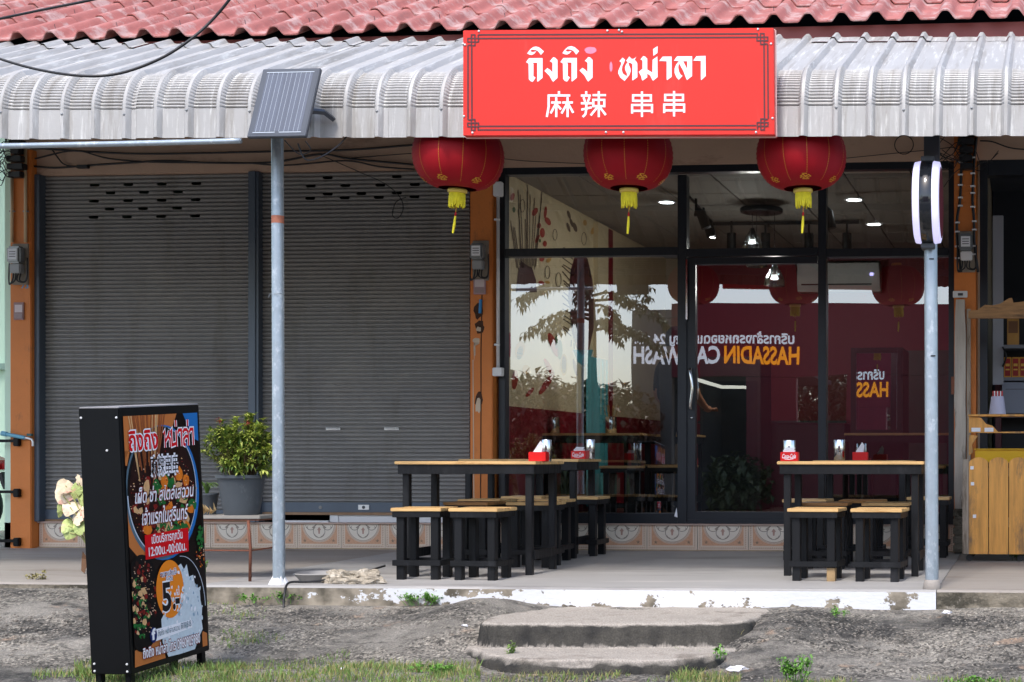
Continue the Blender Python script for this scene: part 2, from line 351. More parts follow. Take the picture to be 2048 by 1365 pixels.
xs = np.concatenate([np.arange(-14, -9, .25), np.arange(-9, 2, .022), np.arange(2, 6.1, .25)])
ys = np.concatenate([np.arange(-7.4, -5.2, .15), np.arange(-5.2, -4.4, .05), np.arange(-4.4, YE+.06, .022)])
mb = MB(); nx, ny = len(xs), len(ys)
mb.v = [(float(x), float(y), ground_h(x, y)) for y in ys for x in xs]
mb.f = [(j*nx+i, j*nx+i+1, (j+1)*nx+i+1, (j+1)*nx+i) for j in range(ny-1) for i in range(nx-1)]; mb.m = [0]*len(mb.f)
tag(mb.build('ground', M_ground, smooth=True, orient=False), kind='structure')
M_road = mat('grey asphalt', (.06, .06, .062), .85, var=.2, vs=2, bump=.3, bs=120)
tag(MB().box(-60, 60, -16.5, -7.38, -.7, -.5).build('road', M_road), kind='structure')
M_field = mat('packed earth', srgb(120, 112, 96), .9, var=.2, vs=.6, bump=.2, bs=20)
tag(MB().quad((-900, -900, -.72), (900, -900, -.72), (900, 900, -.72), (-900, 900, -.72)).build('terrain', M_field), kind='structure')
# porch slab: worn cement, slightly sloping to the front, in bays with open joints
pf = bpy.data.objects.new('porch_floor', None); COL.objects.link(pf); tag(pf, kind='structure')
def slab(x0, x1, m, front=YE, zf=-.03, fr=None):
    mb = MB(); N = max(2, int((x1-x0)/.12))
    rows = []
    for i in range(N+1):
        x = x0+(x1-x0)*i/N; jf = .008*mnoise.noise((x*2.5, 1, 0))+.005*mnoise.noise((x*11, 5, 0))
        rows.append([(x, .3, .0), (x, -1.5, -.015), (x, front+.02+jf, zf), (x, front+jf*1.3, zf-.012), (x, front+.004+jf*.6, -.5), (x, .3, -.5)])
    for i in range(N):
        for k in range(5): mb.quad(rows[i][k], rows[i+1][k], rows[i+1][k+1], rows[i][k+1], 1 if k == 3 and fr else 0)
    mb.add(rows[0], [(0, 1, 2, 3, 4, 5)]); mb.add(rows[-1], [(0, 1, 2, 3, 4, 5)])
    return mb.build('slab', [m, fr or m], pf)
def peeling():
    m = M_porch.copy(); m.name = 'peeling whitewash kerb'; n = m.node_tree.nodes; l = m.node_tree.links; b = n['Principled BSDF']
    old = b.inputs['Base Color'].links[0].from_socket
    tc = n.new('ShaderNodeTexCoord'); sx = n.new('ShaderNodeSeparateXYZ'); l.new(tc.outputs['Object'], sx.inputs[0])
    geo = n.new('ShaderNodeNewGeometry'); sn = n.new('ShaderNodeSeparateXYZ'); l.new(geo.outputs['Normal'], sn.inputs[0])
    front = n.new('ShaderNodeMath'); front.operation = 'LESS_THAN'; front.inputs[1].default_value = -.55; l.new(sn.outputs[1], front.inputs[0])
    t = n.new('ShaderNodeTexNoise'); t.inputs['Scale'].default_value = 5.5; t.inputs['Detail'].default_value = 9; t.inputs['Roughness'].default_value = .66
    mu = n.new('ShaderNodeVectorMath'); mu.operation = 'MULTIPLY'; mu.inputs[1].default_value = (1, .3, 1.5); l.new(tc.outputs['Object'], mu.inputs[0]); l.new(mu.outputs[0], t.inputs[0])
    mr = n.new('ShaderNodeMapRange'); mr.inputs[1].default_value = X_(560, YE); mr.inputs[2].default_value = X_(1000, YE); mr.inputs[3].default_value = -.12; mr.inputs[4].default_value = .062; l.new(sx.outputs[0], mr.inputs[0])
    ad = n.new('ShaderNodeMath'); ad.operation = 'ADD'; l.new(t.outputs[0], ad.inputs[0]); l.new(mr.outputs[0], ad.inputs[1])
    zr = n.new('ShaderNodeMapRange'); zr.inputs[1].default_value = -.17; zr.inputs[2].default_value = -.11; zr.inputs[3].default_value = -.08; zr.inputs[4].default_value = 0; l.new(sx.outputs[2], zr.inputs[0])
    ad2 = n.new('ShaderNodeMath'); ad2.operation = 'ADD'; l.new(ad.outputs[0], ad2.inputs[0]); l.new(zr.outputs[0], ad2.inputs[1])
    rp = n.new('ShaderNodeValToRGB'); rp.color_ramp.elements[0].position = .488; rp.color_ramp.elements[1].position = .5; l.new(ad2.outputs[0], rp.inputs[0])
    mm = n.new('ShaderNodeMath'); mm.operation = 'MULTIPLY'; l.new(rp.outputs[0], mm.inputs[0]); l.new(front.outputs[0], mm.inputs[1])
    t2 = n.new('ShaderNodeTexNoise'); t2.inputs['Scale'].default_value = 9; t2.inputs['Detail'].default_value = 6; l.new(tc.outputs['Object'], t2.inputs[0])
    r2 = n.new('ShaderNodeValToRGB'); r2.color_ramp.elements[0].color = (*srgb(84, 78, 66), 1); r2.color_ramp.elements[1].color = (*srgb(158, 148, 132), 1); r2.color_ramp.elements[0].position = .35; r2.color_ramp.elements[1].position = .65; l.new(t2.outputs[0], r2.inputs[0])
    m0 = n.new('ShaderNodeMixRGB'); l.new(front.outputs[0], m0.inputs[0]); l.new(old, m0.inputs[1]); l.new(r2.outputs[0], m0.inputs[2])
    mx = n.new('ShaderNodeMixRGB'); mx.inputs[2].default_value = (*srgb(212, 214, 218), 1); l.new(mm.outputs[0], mx.inputs[0]); l.new(m0.outputs[0], mx.inputs[1]); l.new(mx.outputs[0], b.inputs['Base Color'])
    return m
M_kerb = peeling()
M_mossy = mat('mossy old concrete', srgb(124, 116, 102), .85, var=.25, vs=4, bump=.5, bs=50, dirt=(srgb(66, 62, 52), .5, 3, (1, 1, 1.6)), dirt2=(srgb(160, 152, 140), .25, 12, (1, 1, 1)))
M_porch2 = mat('tan porch cement', srgb(152, 145, 138), .7, var=.12, vs=1.3, stretch=(.5, 1.8, 1), bump=.2, bs=60, dirt=(srgb(124, 114, 104), .3, 1.2, (.4, 2.2, 1)))
slab(-12, XL-.004, M_porch2, YE+.1, fr=M_mossy); slab(XL, XR, M_kerb); slab(XR+.004, 3.5, M_porch2, YE+.01, fr=M_mossy)
# steps: two treads of old concrete set into the slope
M_step = mat('old step concrete', srgb(168, 160, 150), .8, var=.12, vs=3, bump=.35, bs=50, dirt=(srgb(128, 120, 110), .3, 3, (1, 1, 1)))
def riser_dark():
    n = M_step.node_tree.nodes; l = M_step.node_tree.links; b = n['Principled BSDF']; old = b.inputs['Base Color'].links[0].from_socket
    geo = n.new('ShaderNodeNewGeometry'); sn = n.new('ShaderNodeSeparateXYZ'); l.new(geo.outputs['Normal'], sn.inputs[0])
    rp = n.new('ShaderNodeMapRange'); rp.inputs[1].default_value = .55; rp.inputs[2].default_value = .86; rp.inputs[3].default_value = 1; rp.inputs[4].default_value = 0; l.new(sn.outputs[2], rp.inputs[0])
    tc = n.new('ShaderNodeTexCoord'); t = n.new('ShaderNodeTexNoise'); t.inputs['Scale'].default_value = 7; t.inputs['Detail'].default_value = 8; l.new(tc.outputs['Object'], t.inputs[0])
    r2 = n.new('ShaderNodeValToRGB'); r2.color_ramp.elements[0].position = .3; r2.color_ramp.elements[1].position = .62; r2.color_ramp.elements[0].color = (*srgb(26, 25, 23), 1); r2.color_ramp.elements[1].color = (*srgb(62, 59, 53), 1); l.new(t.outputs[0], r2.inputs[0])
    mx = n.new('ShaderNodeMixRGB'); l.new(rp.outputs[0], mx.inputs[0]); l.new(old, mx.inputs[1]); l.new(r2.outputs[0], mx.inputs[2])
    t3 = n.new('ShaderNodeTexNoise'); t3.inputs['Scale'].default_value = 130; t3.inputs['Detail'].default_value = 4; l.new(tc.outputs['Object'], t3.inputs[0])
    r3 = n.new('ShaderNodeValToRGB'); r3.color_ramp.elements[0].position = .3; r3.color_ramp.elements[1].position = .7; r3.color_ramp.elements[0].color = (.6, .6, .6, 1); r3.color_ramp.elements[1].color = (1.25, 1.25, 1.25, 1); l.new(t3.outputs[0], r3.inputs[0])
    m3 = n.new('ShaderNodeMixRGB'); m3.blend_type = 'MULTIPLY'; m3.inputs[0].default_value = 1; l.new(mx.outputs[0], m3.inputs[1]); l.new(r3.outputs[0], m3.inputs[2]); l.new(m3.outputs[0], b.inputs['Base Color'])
riser_dark()                                          # upright faces of the steps are coloured darker than the treads
def zp(px, py, z): q = atz(px, py, z); return (q.x, q.y)
Z1, Z2 = -.142, -.272
o1 = [(zp(940, 1240, Z1)[0], YE+.1), zp(952, 1240, Z1), zp(958, 1246, Z1), zp(985, 1249, Z1), zp(1030, 1248, Z1), zp(1180, 1248, Z1), zp(1440, 1247, Z1), zp(1500, 1243, Z1), zp(1530, 1236, Z1), (zp(1545, 1240, Z1)[0], YE+.1)]
o2 = [(zp(900, 1225, Z1)[0], YE+.1), zp(884, 1262, Z2), zp(896, 1282, Z2), zp(925, 1297, Z2), zp(962, 1310, Z2), zp(1010, 1318, Z2), zp(1090, 1322, Z2), zp(1180, 1323, Z2), zp(1330, 1323, Z2), zp(1420, 1315, Z2), zp(1490, 1298, Z2), zp(1540, 1275, Z2), (zp(1560, 1260, Z2)[0], YE+.1)]
def sdist(X, Y, P):                                  # signed distance to a polygon, positive inside
    d = np.full(X.shape, 9.); ins = np.zeros(X.shape, bool); n = len(P)
    for i in range(n):
        (ax, ay), (bx_, by_) = P[i], P[(i+1) % n]; dx, dy = bx_-ax, by_-ay; t = np.clip(((X-ax)*dx+(Y-ay)*dy)/(dx*dx+dy*dy), 0, 1)
        d = np.minimum(d, np.hypot(X-ax-t*dx, Y-ay-t*dy)); c = ((ay > Y) != (by_ > Y)) & (X < (bx_-ax)*(Y-ay)/((by_-ay) or 1e-9)+ax); ins ^= c
    return np.where(ins, d, -d)
gx = np.arange(zp(870, 1270, Z2)[0]-.1, zp(1580, 1270, Z2)[0]+.12, .0125); gy = np.arange(-4.8, YE+.03, .0125)
GX, GY = np.meshgrid(gx, gy)
nzv = np.array([[.016*mnoise.noise((x*4, y*5, 2))+.012*mnoise.noise((x*13, y*13, 6))+.006*mnoise.noise((x*31, y*31, 9)) for x in gx] for y in gy])
tz = np.array([[.006*mnoise.noise((x*3, y*4, 12))+.0035*mnoise.noise((x*11, y*12, 16))+.0018*mnoise.noise((x*45, y*45, 3)) for x in gx] for y in gy])
sm_ = lambda a, b, v: (lambda t: t*t*(3-2*t))(np.clip((v-a)/(b-a), 0, 1))
d1_, d2_ = sdist(GX, GY, o1)+nzv, sdist(GX, GY, o2)+nzv
edge = lambda d: .55*sm_(-.006, .012, d)+.32*sm_(.0, .02, d)+.13*sm_(.005, .05, d)
ap = (1-sm_(zp(940, 1262, Z2)[0], zp(985, 1262, Z2)[0], GX))*sm_(-3.82, -3.2, GY)
ap2 = sm_(zp(1490, 1262, Z2)[0], zp(1560, 1262, Z2)[0], GX)*sm_(-3.8, -3.3, GY)
e2 = .8*sm_(-.012, .012, d2_)+.2*sm_(.0, .06, d2_)
SH = -.5+(Z2+.5)*e2+(Z1-Z2)*np.maximum(np.maximum(edge(d1_), ap), ap2)*sm_(-.01, .02, d2_)+tz
mb = MB(); nx_, ny_ = len(gx), len(gy)
mb.v = [(float(GX[j, i]), float(GY[j, i]), float(SH[j, i])) for j in range(ny_) for i in range(nx_)]
mb.f = [(j*nx_+i, j*nx_+i+1, (j+1)*nx_+i+1, (j+1)*nx_+i) for j in range(ny_-1) for i in range(nx_-1) if max(SH[j, i], SH[j+1, i+1], SH[j, i+1], SH[j+1, i]) > -.49]; mb.m = [0]*len(mb.f)
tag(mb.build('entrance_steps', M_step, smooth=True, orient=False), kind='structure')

# ------------------------------------------------------------------ shop building
B = thing('shophouse', 'row shophouse with orange pillars and pink tiled roof behind the awning', 'shophouse')
YP = -.1                                             # front faces of the pillars
xa = [X_(p, YP) for p in (20, 62, 940, 985, 1908, 1952)]
XW, XE = xa[0]-.02, 3.2
PL = .215                                            # plinth height
def pillar(x0, x1, lab=None):
    o = MB().box(x0, x1, YP, .25, -.02, 3.3).build('pillar', M_orange, B, bevel=.006)
    return o
pillar(xa[0], xa[1]); pillar(xa[2], xa[3]); pillar(xa[4], xa[5])
MB().box(xa[0], XE, -.03, .22, 3.1, 3.75).build('beam', M_beam, B, bevel=.004)
MB().box(-8.6, XE, .0, .25, -.3, PL-.012).build('plinth_core', M_step, B)
# plinth tiles
def tile_mesh():
    mb = MB(); w, h, y = .388, .2, 0
    f = lambda a, b: (a, -.009, b); f1 = lambda a, b: (a, -.0094, b); f2 = lambda a, b: (a, -.0098, b); f3 = lambda a, b: (a, -.0102, b); f4 = lambda a, b: (a, -.0106, b)
    mb.box(0, w, -.009, .0, 0, h, 0)
    # ornamental border: a run of little keys
    for k in range(26):
        x = .012+k*.0142
        mb.poly([(x, .012), (x+.009, .012), (x+.009, .016), (x+.004, .016), (x+.004, .024), (x, .024)], f1, 5)
    for s_ in (.012, w-.024):
        for k in range(12):
            z = .03+k*.0142
            if z < h-.01: mb.poly([(s_, z), (s_+.012, z), (s_+.012, z+.004), (s_+.004, z+.004), (s_+.004, z+.009), (s_, z+.009)], f1, 5)
    mb.poly([(.034, .036), (w-.034, .036), (w-.034, h), (.034, h)], f1, 1)
    c = w/2
    def arc(r, a0=180, a1=360, n=28): return [(c+r*math.cos(R(a0+(a1-a0)*i/n)), h+r*math.sin(R(a0+(a1-a0)*i/n))) for i in range(n+1)]
    mb.poly(arc(.152), f2, 0)
    for k in range(44):
        a = R(182+176*k/43); mb.stroke([(c+.143*math.cos(a), h+.143*math.sin(a)), (c+.149*math.cos(a+.03), h+.149*math.sin(a+.03))], .005, f3, 5)
    mb.stroke(arc(.1365), .0035, f3, 3); mb.poly(arc(.134), f3, 2)
    # leaf scrolls inside the half circle
    def circ(cx, cz, r, a0, a1, w_): mb.stroke([(cx+r*math.cos(R(a0+(a1-a0)*i/16)), min(h-.001, cz+r*math.sin(R(a0+(a1-a0)*i/16)))) for i in range(17)], w_, f4, 4, (0, -.00004, 0))
    circ(c, h-.062, .052, 150, 390, .0055); circ(c-.075, h-.004, .046, 185, 330, .0055); circ(c+.075, h-.004, .046, 210, 355, .0055)
    for sx in (-1, 1):
        mb.poly([(c+sx*.012, h-.105), (c+sx*.03, h-.096), (c+sx*.044, h-.075), (c+sx*.038, h-.1), (c+sx*.02, h-.112)], f4, 4)
        mb.poly([(c+sx*.098, h-.012), (c+sx*.112, h-.028), (c+sx*.1, h-.045), (c+sx*.104, h-.028)], f4, 4)
        mb.poly([(c+sx*.05, h-.04), (c+sx*.066, h-.03), (c+sx*.03, h-.004), (c+sx*.02, h-.004)], f4, 4)
        for a in range(5):                           # corner stars
            q = R(90+72*a); e = (c+sx*.128, .062); mb.poly([(e[0]+.004*math.cos(q-.9), e[1]+.004*math.sin(q-.9)), (e[0]+.017*math.cos(q), e[1]+.017*math.sin(q)), (e[0]+.004*math.cos(q+.9), e[1]+.004*math.sin(q+.9))], f2, 6)
    mb.poly([(c-.006, h-.082), (c-.009, h-.05), (c-.018, h-.05), (c, h-.024), (c+.018, h-.05), (c+.009, h-.05), (c+.006, h-.082)], f4, 7)
    for sx in (-.034, .034):
        pass
    return mb
TM = [mat('tile glaze cream', srgb(214, 196, 176), .3, var=.05), mat('tile glaze orange', srgb(204, 158, 126), .3, var=.16, vs=90), mat('tile glaze ivory', srgb(222, 212, 196), .3, var=.04),
      flat('tile print taupe', 150, 128, 110), flat('tile print grey', 146, 134, 120), flat('tile print tan', 176, 140, 116), flat('tile print green', 92, 92, 78), flat('tile print rose', 176, 138, 122)]
t0 = tile_mesh().build('tile', TM, B, orient=False); t0.location = (0, 0, .008)
plx = []
def plinth_run(x0, x1):
    n = round((x1-x0)/.392); k = (x1-x0)/(n*.392)
    for i in range(n): plx.append((x0+i*.392*k+.002, k))
plinth_run(xa[1]+.005, xa[2]-.005); plinth_run(xa[3]+.003, xa[4]-.003)
PLO = MB().box(xa[1]+.002, xa[4]-.002, -.034, .0, PL-.012, PL).build('plinth', mat('plinth nosing', srgb(186, 160, 146), .6, var=.1), B, bevel=.003)
for i, (x, k) in enumerate(plx):
    o = t0 if i == 0 else share(t0, 'tile', PLO)
    o.parent = PLO; o.location = (x, -.0+random.uniform(-.001, .001), .004); o.scale = (k, 1, .995)
MB().box(xa[1], xa[4], -.022, .0, -.012, .006).build('grout_bed', mat('mortar', srgb(170, 150, 122), .9, var=.2, vs=12, bump=.4), PLO)
# roof: double-wave tiles, each laid singly
slope = .5; RL = .55                                  # run of one course
def roof_tile():
    mb = MB(); w, L, th = .46, .72, .009; n = 40; prof = []
    for i in range(n+1):
        x = w*1.06*i/n; t = (x/.23) % 1.0
        u = abs(t-.42)/.5; z = .056*max(0, (1-sstep(.12, .62, u)))
        prof.append((x, z))
    rows = [0, .02, L*.5, L]
    for (z_off, flip) in ((0, 0), (-th, 1)):
        vs = [(x, y, z+z_off) for y in rows for x, z in prof]; N = n+1
        mb.add(vs, [(r*N+i, r*N+i+1, (r+1)*N+i+1, (r+1)*N+i) for r in range(len(rows)-1) for i in range(n)])
    N = n+1
    for i in range(n):
        a, b = prof[i], prof[i+1]; mb.quad((a[0], 0, a[1]-th), (b[0], 0, b[1]-th), (b[0], 0, b[1]), (a[0], 0, a[1]))
    for k in (0, n): a = prof[k]; mb.quad((a[0], 0, a[1]-th), (a[0], L, a[1]-th), (a[0], L, a[1]), (a[0], 0, a[1]))
    mb.lathe([(.004, .03), (.006, .052), (.002, .058), (.002, .085), (0, .086)], (.085, .1, .0), 6, 1)
    return mb
RP = MB().box(-10.5, XE, -1.86, -1.84, 3.52, 3.64).build('roof', M_fascia, B)
rt = roof_tile().build('roof_tile', [M_tile, M_dkgalv], RP, smooth=True, angle=40)
ang = math.atan(slope); YR, ZR = -1.96, 3.645
first = True
for row in range(6):
    n0 = -int(10.4/.46)
    for i in range(n0, int(2.9/.46)):
        if row >= 3 and i > -8 and row > 3: continue
        o = rt if first else share(rt, 'roof_tile', RP)
        first = False
        o.location = (i*.46+(.23 if row % 2 else 0)+random.uniform(-.004, .004), YR+row*RL+random.uniform(-.008, .008), ZR+row*RL*slope+.012*(row > 0)*0+random.uniform(-.003, .003)+row*.004)
        o.rotation_euler = (ang-.016, 0, random.uniform(-.006, .006))
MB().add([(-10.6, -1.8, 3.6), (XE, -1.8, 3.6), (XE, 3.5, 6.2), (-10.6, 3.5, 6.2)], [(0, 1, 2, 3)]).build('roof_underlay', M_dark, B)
MB().add([(-10.6, 3.5, 6.2), (XE, 3.5, 6.2), (XE, 8.8, 3.6), (-10.6, 8.8, 3.6)], [(0, 1, 2, 3)]).build('roof_rear_slope', M_tile, B)
# shell of the building
YB = 5.6; XWALL = X_(1000, .15)-.02; FL = .22; CE = 3.13
MB().box(XW, XE, YB, YB+.15, -.3, 3.8).build('rear_wall', M_beige, B)
MB().box(XW-.1, XW, .0, YB, -.3, 3.8).build('side_wall', M_mint, B)
MB().box(XE, XE+.1, .0, YB, -.3, 3.8).build('side_wall', M_mint, B)
XN = xa[4]+.16                                        # right party wall
XP1 = XN
party = MB().box(XWALL-.1, XWALL, .22, YB, .0, 3.75).build('party_wall', M_cream, B)
MB().box(XP1, XP1+.06, .26, YB, .0, 3.75).build('party_wall', M_beige, B)
MB().box(XWALL, XP1, .1, YB, .0, FL-.01).build('shop_floor', M_intfloor, B)
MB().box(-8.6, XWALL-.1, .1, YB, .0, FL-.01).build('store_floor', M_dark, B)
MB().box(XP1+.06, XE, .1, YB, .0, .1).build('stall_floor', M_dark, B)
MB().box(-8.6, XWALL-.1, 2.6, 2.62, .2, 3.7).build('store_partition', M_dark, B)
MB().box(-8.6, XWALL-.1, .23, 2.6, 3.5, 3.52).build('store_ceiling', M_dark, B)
MB().box(XP1+.06, XE, .23, YB, 3.3, 3.32).build('stall_ceiling', mat('stall ceiling', srgb(70, 74, 84), .7), B)
MB().box(XP1+.07, XE, 2.4, 2.42, .1, 3.3).build('stall_partition', mat('stall back wall', srgb(34, 38, 48), .7), B)
# shop interior walls
MB().box(XWALL+.2, XP1-.002, YB-.04, YB-.01, FL, CE).build('red_wall', M_intred, B)
MB().box(XWALL+.001, XWALL+.012, .23, YB-.05, FL, 1.18).build('red_wainscot', M_intred, B)
yq = atx(1213, 600, XWALL+.03).y; yr = atx(1226, 600, XWALL+.03).y
MB().box(XWALL, XWALL+.05, yq-.35, yq, 1.18, CE-.02).build('wall_post', M_cream, B)
MB().box(XWALL, XWALL+.03, yq, yr, 1.18, CE-.02).build('red_strip', M_intred, B)
# ceiling boards on a grid
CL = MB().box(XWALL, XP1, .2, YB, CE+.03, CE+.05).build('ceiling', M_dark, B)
nxp, nyp = 7, 9; cw = (XP1-XWALL)/nxp; cl_ = (YB-.22)/nyp
c0 = MB().box(.006, cw-.006, .006, cl_-.006, 0, .012).build('ceiling_panel', M_ceil, CL, bevel=.003)
for i in range(nxp):
    for j in range(nyp):
        o = c0 if i+j == 0 else share(c0, 'ceiling_panel', CL)
        o.location = (XWALL+i*cw, .22+j*cl_, CE+random.uniform(0, .003))
# mural on the party wall: flat print
def mural():
    fn = lambda px, py: (lambda q: (XWALL+.004, q.y, q.z))(atx(px, py, XWALL+.004))
    g = MB(); rnd = random.Random(5)
    cols = [flat('mural maroon', 84, 38, 40), flat('mural red', 176, 50, 34), flat('mural green', 84, 110, 60), flat('mural brown line', 104, 84, 66), flat('mural ochre', 208, 160, 84), flat('mural teal', 50, 150, 170), flat('mural white', 236, 230, 214), flat('mural purple', 98, 60, 84)]
    g.poly([(1032, 585), (1036, 548), (1042, 522), (1052, 530), (1064, 536), (1072, 560), (1074, 585)], fn, 0)
    for k in range(15):
        x = 1034+k*2.7; g.stroke([(x, 535+rnd.uniform(-5, 5)), (x+(k-7)*2.0+rnd.uniform(-3, 3), 400+rnd.uniform(-30, 60))], 1.3, fn, 3)
    g.poly([(1143, 660), (1137, 590), (1142, 540), (1150, 512), (1163, 498), (1176, 520), (1185, 560), (1189, 610), (1187, 660), (1178, 700), (1165, 712), (1152, 695)], fn, 0)
    for k in range(16):
        y = 508+k*11; g.stroke([(1146-rnd.uniform(0, 6), y), (1128-rnd.uniform(0, 4), y-16+rnd.uniform(-4, 8))], 2.2, fn, 3)
    for k in range(70):
        x, y = rnd.uniform(1142, 1184), rnd.uniform(520, 690); g.stroke([(x, y), (x+rnd.uniform(-2, 2), y+rnd.uniform(6, 14))], 1.6, fn, rnd.choice((0, 7, 7, 4)))
    for (x, y, w, h, a, c) in [(1025, 394, 4, 8, .3, 1), (1028, 420, 3, 6, 0, 2), (1070, 424, 5, 9, .5, 1), (1091, 425, 3, 12, .1, 1), (1096, 443, 5, 9, -.5, 1), (1078, 452, 4, 6, .2, 1), (1085, 466, 5, 10, 0, 1), (1075, 478, 3, 9, .4, 1), (1090, 488, 4, 6, 0, 1), (1080, 482, 2, 4, 0, 2),
                               (1084, 518, 5, 6, .6, 1), (1098, 520, 4, 7, .6, 4), (1138, 430, 3, 9, -.3, 3), (1143, 446, 3, 9, -.3, 3), (1137, 455, 3, 10, -.3, 3), (1150, 455, 4, 10, -.3, 3), (1170, 446, 4, 6, 0, 4), (1186, 462, 4, 8, .4, 4), (1193, 532, 5, 9, 0, 4), (1083, 566, 6, 4, .3, 1), (1095, 565, 5, 3, .2, 4),
                               (1107, 690, 7, 26, -.35, 1), (1098, 735, 5, 20, -.5, 1), (1092, 770, 6, 24, .6, 1), (1060, 785, 4, 12, .7, 1), (1113, 685, 3, 14, 0, 2), (1120, 700, 5, 20, 0, 2), (1128, 730, 7, 22, 0, 4), (1128, 730, 5, 18, 0, 1), (1150, 735, 3, 18, -.2, 7), (1180, 748, 4, 16, .15, 1), (1020, 690, 3, 26, 0, 1), (1040, 700, 10, 18, .2, 4), (1040, 706, 6, 14, .2, 2), (1052, 740, 8, 10, 0, 4), (1030, 760, 6, 20, .1, 1)]:
        pts = [(x+w*math.cos(t)*math.cos(a)-h*math.sin(t)*math.sin(a), y+w*math.cos(t)*math.sin(a)+h*math.sin(t)*math.cos(a)) for t in [2*math.pi*i/12 for i in range(12)]]
        g.poly(pts, fn, c)
    for (x, y, r) in [(1045, 412, 8), (1110, 470, 7), (1168, 478, 8), (1095, 545, 8), (1117, 560, 9), (1140, 600, 6), (1195, 495, 6)]:
        g.stroke([(x+r*.6*math.cos(2*math.pi*i/14), y+r*1.6*math.sin(2*math.pi*i/14)) for i in range(15)], 1.1, fn, 3)
    g.poly([(1146, 700), (1186, 700), (1180, 722), (1168, 733), (1155, 724)], fn, 5); g.stroke([(1145, 702), (1154, 726), (1168, 737), (1181, 724), (1188, 702)], 2.5, fn, 6)
    return g.build('mural', cols, B, orient=False)
mural()

# ------------------------------------------------------------------ roller shutters
PITCH = .0336
def slat_mesh(L, holes):
    mb = MB(); prof = []
    for i in range(8):
        t = i/7; prof.append((.013*(1-abs(2*t-1)**2.2), t*PITCH*.9))
    prof = [(0, -.002)]+[(-p[0], p[1]) for p in prof]+[(.004, PITCH*.93), (.004, PITCH)]
    xs_ = [0]
    for h in holes: xs_ += [h-.042, h-.035, h+.035, h+.042]
    xs_.append(L)
    for i in range(len(xs_)-1):
        kind = i % 4 if holes else 0
        for j in range(len(prof)-1):
            if holes and kind == 2 and 2 <= j <= 7: continue
            if holes and kind in (1, 3) and 3 <= j <= 6: continue
            (ya, za), (yb, zb) = prof[j], prof[j+1]
            mb.quad((xs_[i], ya, za), (xs_[i+1], ya, za), (xs_[i+1], yb, zb), (xs_[i], yb, zb))
    return mb
def shutter(px0, px1, label, gap, vent_rows):
    x0, x1 = X_(px0, .03), X_(px1, .03); L = x1-x0; z0 = PL+gap+.1; z1 = 3.1
    t = thing('roller_shutter', label, 'shutter', (x0, .03, 0), 0, 'grey roller shutters')
    n = int((z1-z0)/PITCH)+1
    base = slat_mesh(L, []).build('slat', M_shutter, t, smooth=True, angle=50, orient=False); used = False
    special = {round((z-z0)/PITCH): hs for z, hs in vent_rows}
    for k in range(n):
        if k in special: o = slat_mesh(L, [h-x0 for h in special[k]]).build('slat', M_shutter, t, smooth=True, angle=50, orient=False)
        elif not used: o = base; used = True
        else: o = share(base, 'slat', t)
        o.location = (0, random.uniform(-.0015, .0015), z0+k*PITCH)
    bb = MB().box(0, L, -.022, .012, z0-.082, z0-.002).build('bottom_bar', M_rail, t, bevel=.004)
    MB().box(0, L, -.016, .016, z0-.104, z0-.083).build('wooden_sill', mat('seal strip', srgb(150, 120, 92), .8, var=.2, vs=8), t)
    for k in range(5): MB().lathe([(.0, -.004), (.014, -.003), (.014, .0), (.0, .001)], (L*(k+.5)/5, -.023, z0-.042), 12, axis='y').build('rivet', M_shutter, bb)
    return t, z0
def vents(rows): return [(Z_(300, y, .03), [X_(p, .03) for p in ps]) for y, ps in rows]
v1 = vents([(376, (191, 258, 325, 394)), (389, (223, 290, 358)), (405, (190, 258, 325, 393)), (421, (221, 288, 356)), (437, (189, 256, 324, 392)), (345, (190, 258, 325, 393))])
v2 = vents([(362, (657, 795)), (378, (623, 692, 762, 831)), (394, (657, 724, 795)), (410, (622, 691, 759, 830))])
s1, sz1 = shutter(88, 499, 'closed grey roller shutter on the left with a full grid of vent slots', .0, v1)
s2, sz2 = shutter(518, 940, 'grey roller shutter beside the glass shopfront, raised a little above its sill', .065, v2)
def pull(t, px, py):
    x = X_(px, .01)-t.location.x; z = Z_(px, py, .01)
    h = MB(); h.box(x-.06, x+.06, -.012, -.006, z-.014, z+.014); h.tube([(x-.05, -.012, z), (x-.045, -.03, z), (x+.045, -.03, z), (x+.05, -.012, z)], .006, 6)
    h.build('pull_handle', M_screw, t, bevel=.0)
pull(s2, 665, 857); pull(s2, 782, 857)
x = X_(727, .0)-s2.location.x; lk = MB(); lk.box(x-.045, x+.045, -.03, -.022, sz2-.06, sz2-.02).lathe([(0, -.036), (.012, -.034), (.014, -.03), (.014, -.028)], (x, 0, sz2-.04), 12, mi=1, axis='y')
lk.build('lock_plate', [M_screw, M_dkgalv], s2)
rl = MB(); rl.box(X_(75, 0), X_(88, 0), -.06, .06, PL+.001, 3.1); g = rl.build('guide_rail', M_rail, s1, bevel=.004); g.location = -s1.location
rl = MB(); a, b = X_(498, -.03), X_(519, -.03); w = (b-a)/4
rl.box(a, a+w, -.045, .06, PL+.001, 3.1).box(a+w, b-w, -.055, .06, PL+.001, 3.1).box(b-w, b, -.045, .06, PL+.001, 3.1); g = rl.build('centre_post', M_rail, s2, bevel=.003); g.location = -s2.location
bx = MB().box(X_(569, .1), X_(668, .1), .0, .05, PL, PL+.015).box(X_(668, .1), X_(684, .1), .03, .06, PL, PL+.16).box(X_(684, .1), X_(938, .1), .04, .07, PL, PL+.075)
g = bx.build('inner_frame', M_whiteplastic, s2); g.location = -s2.location

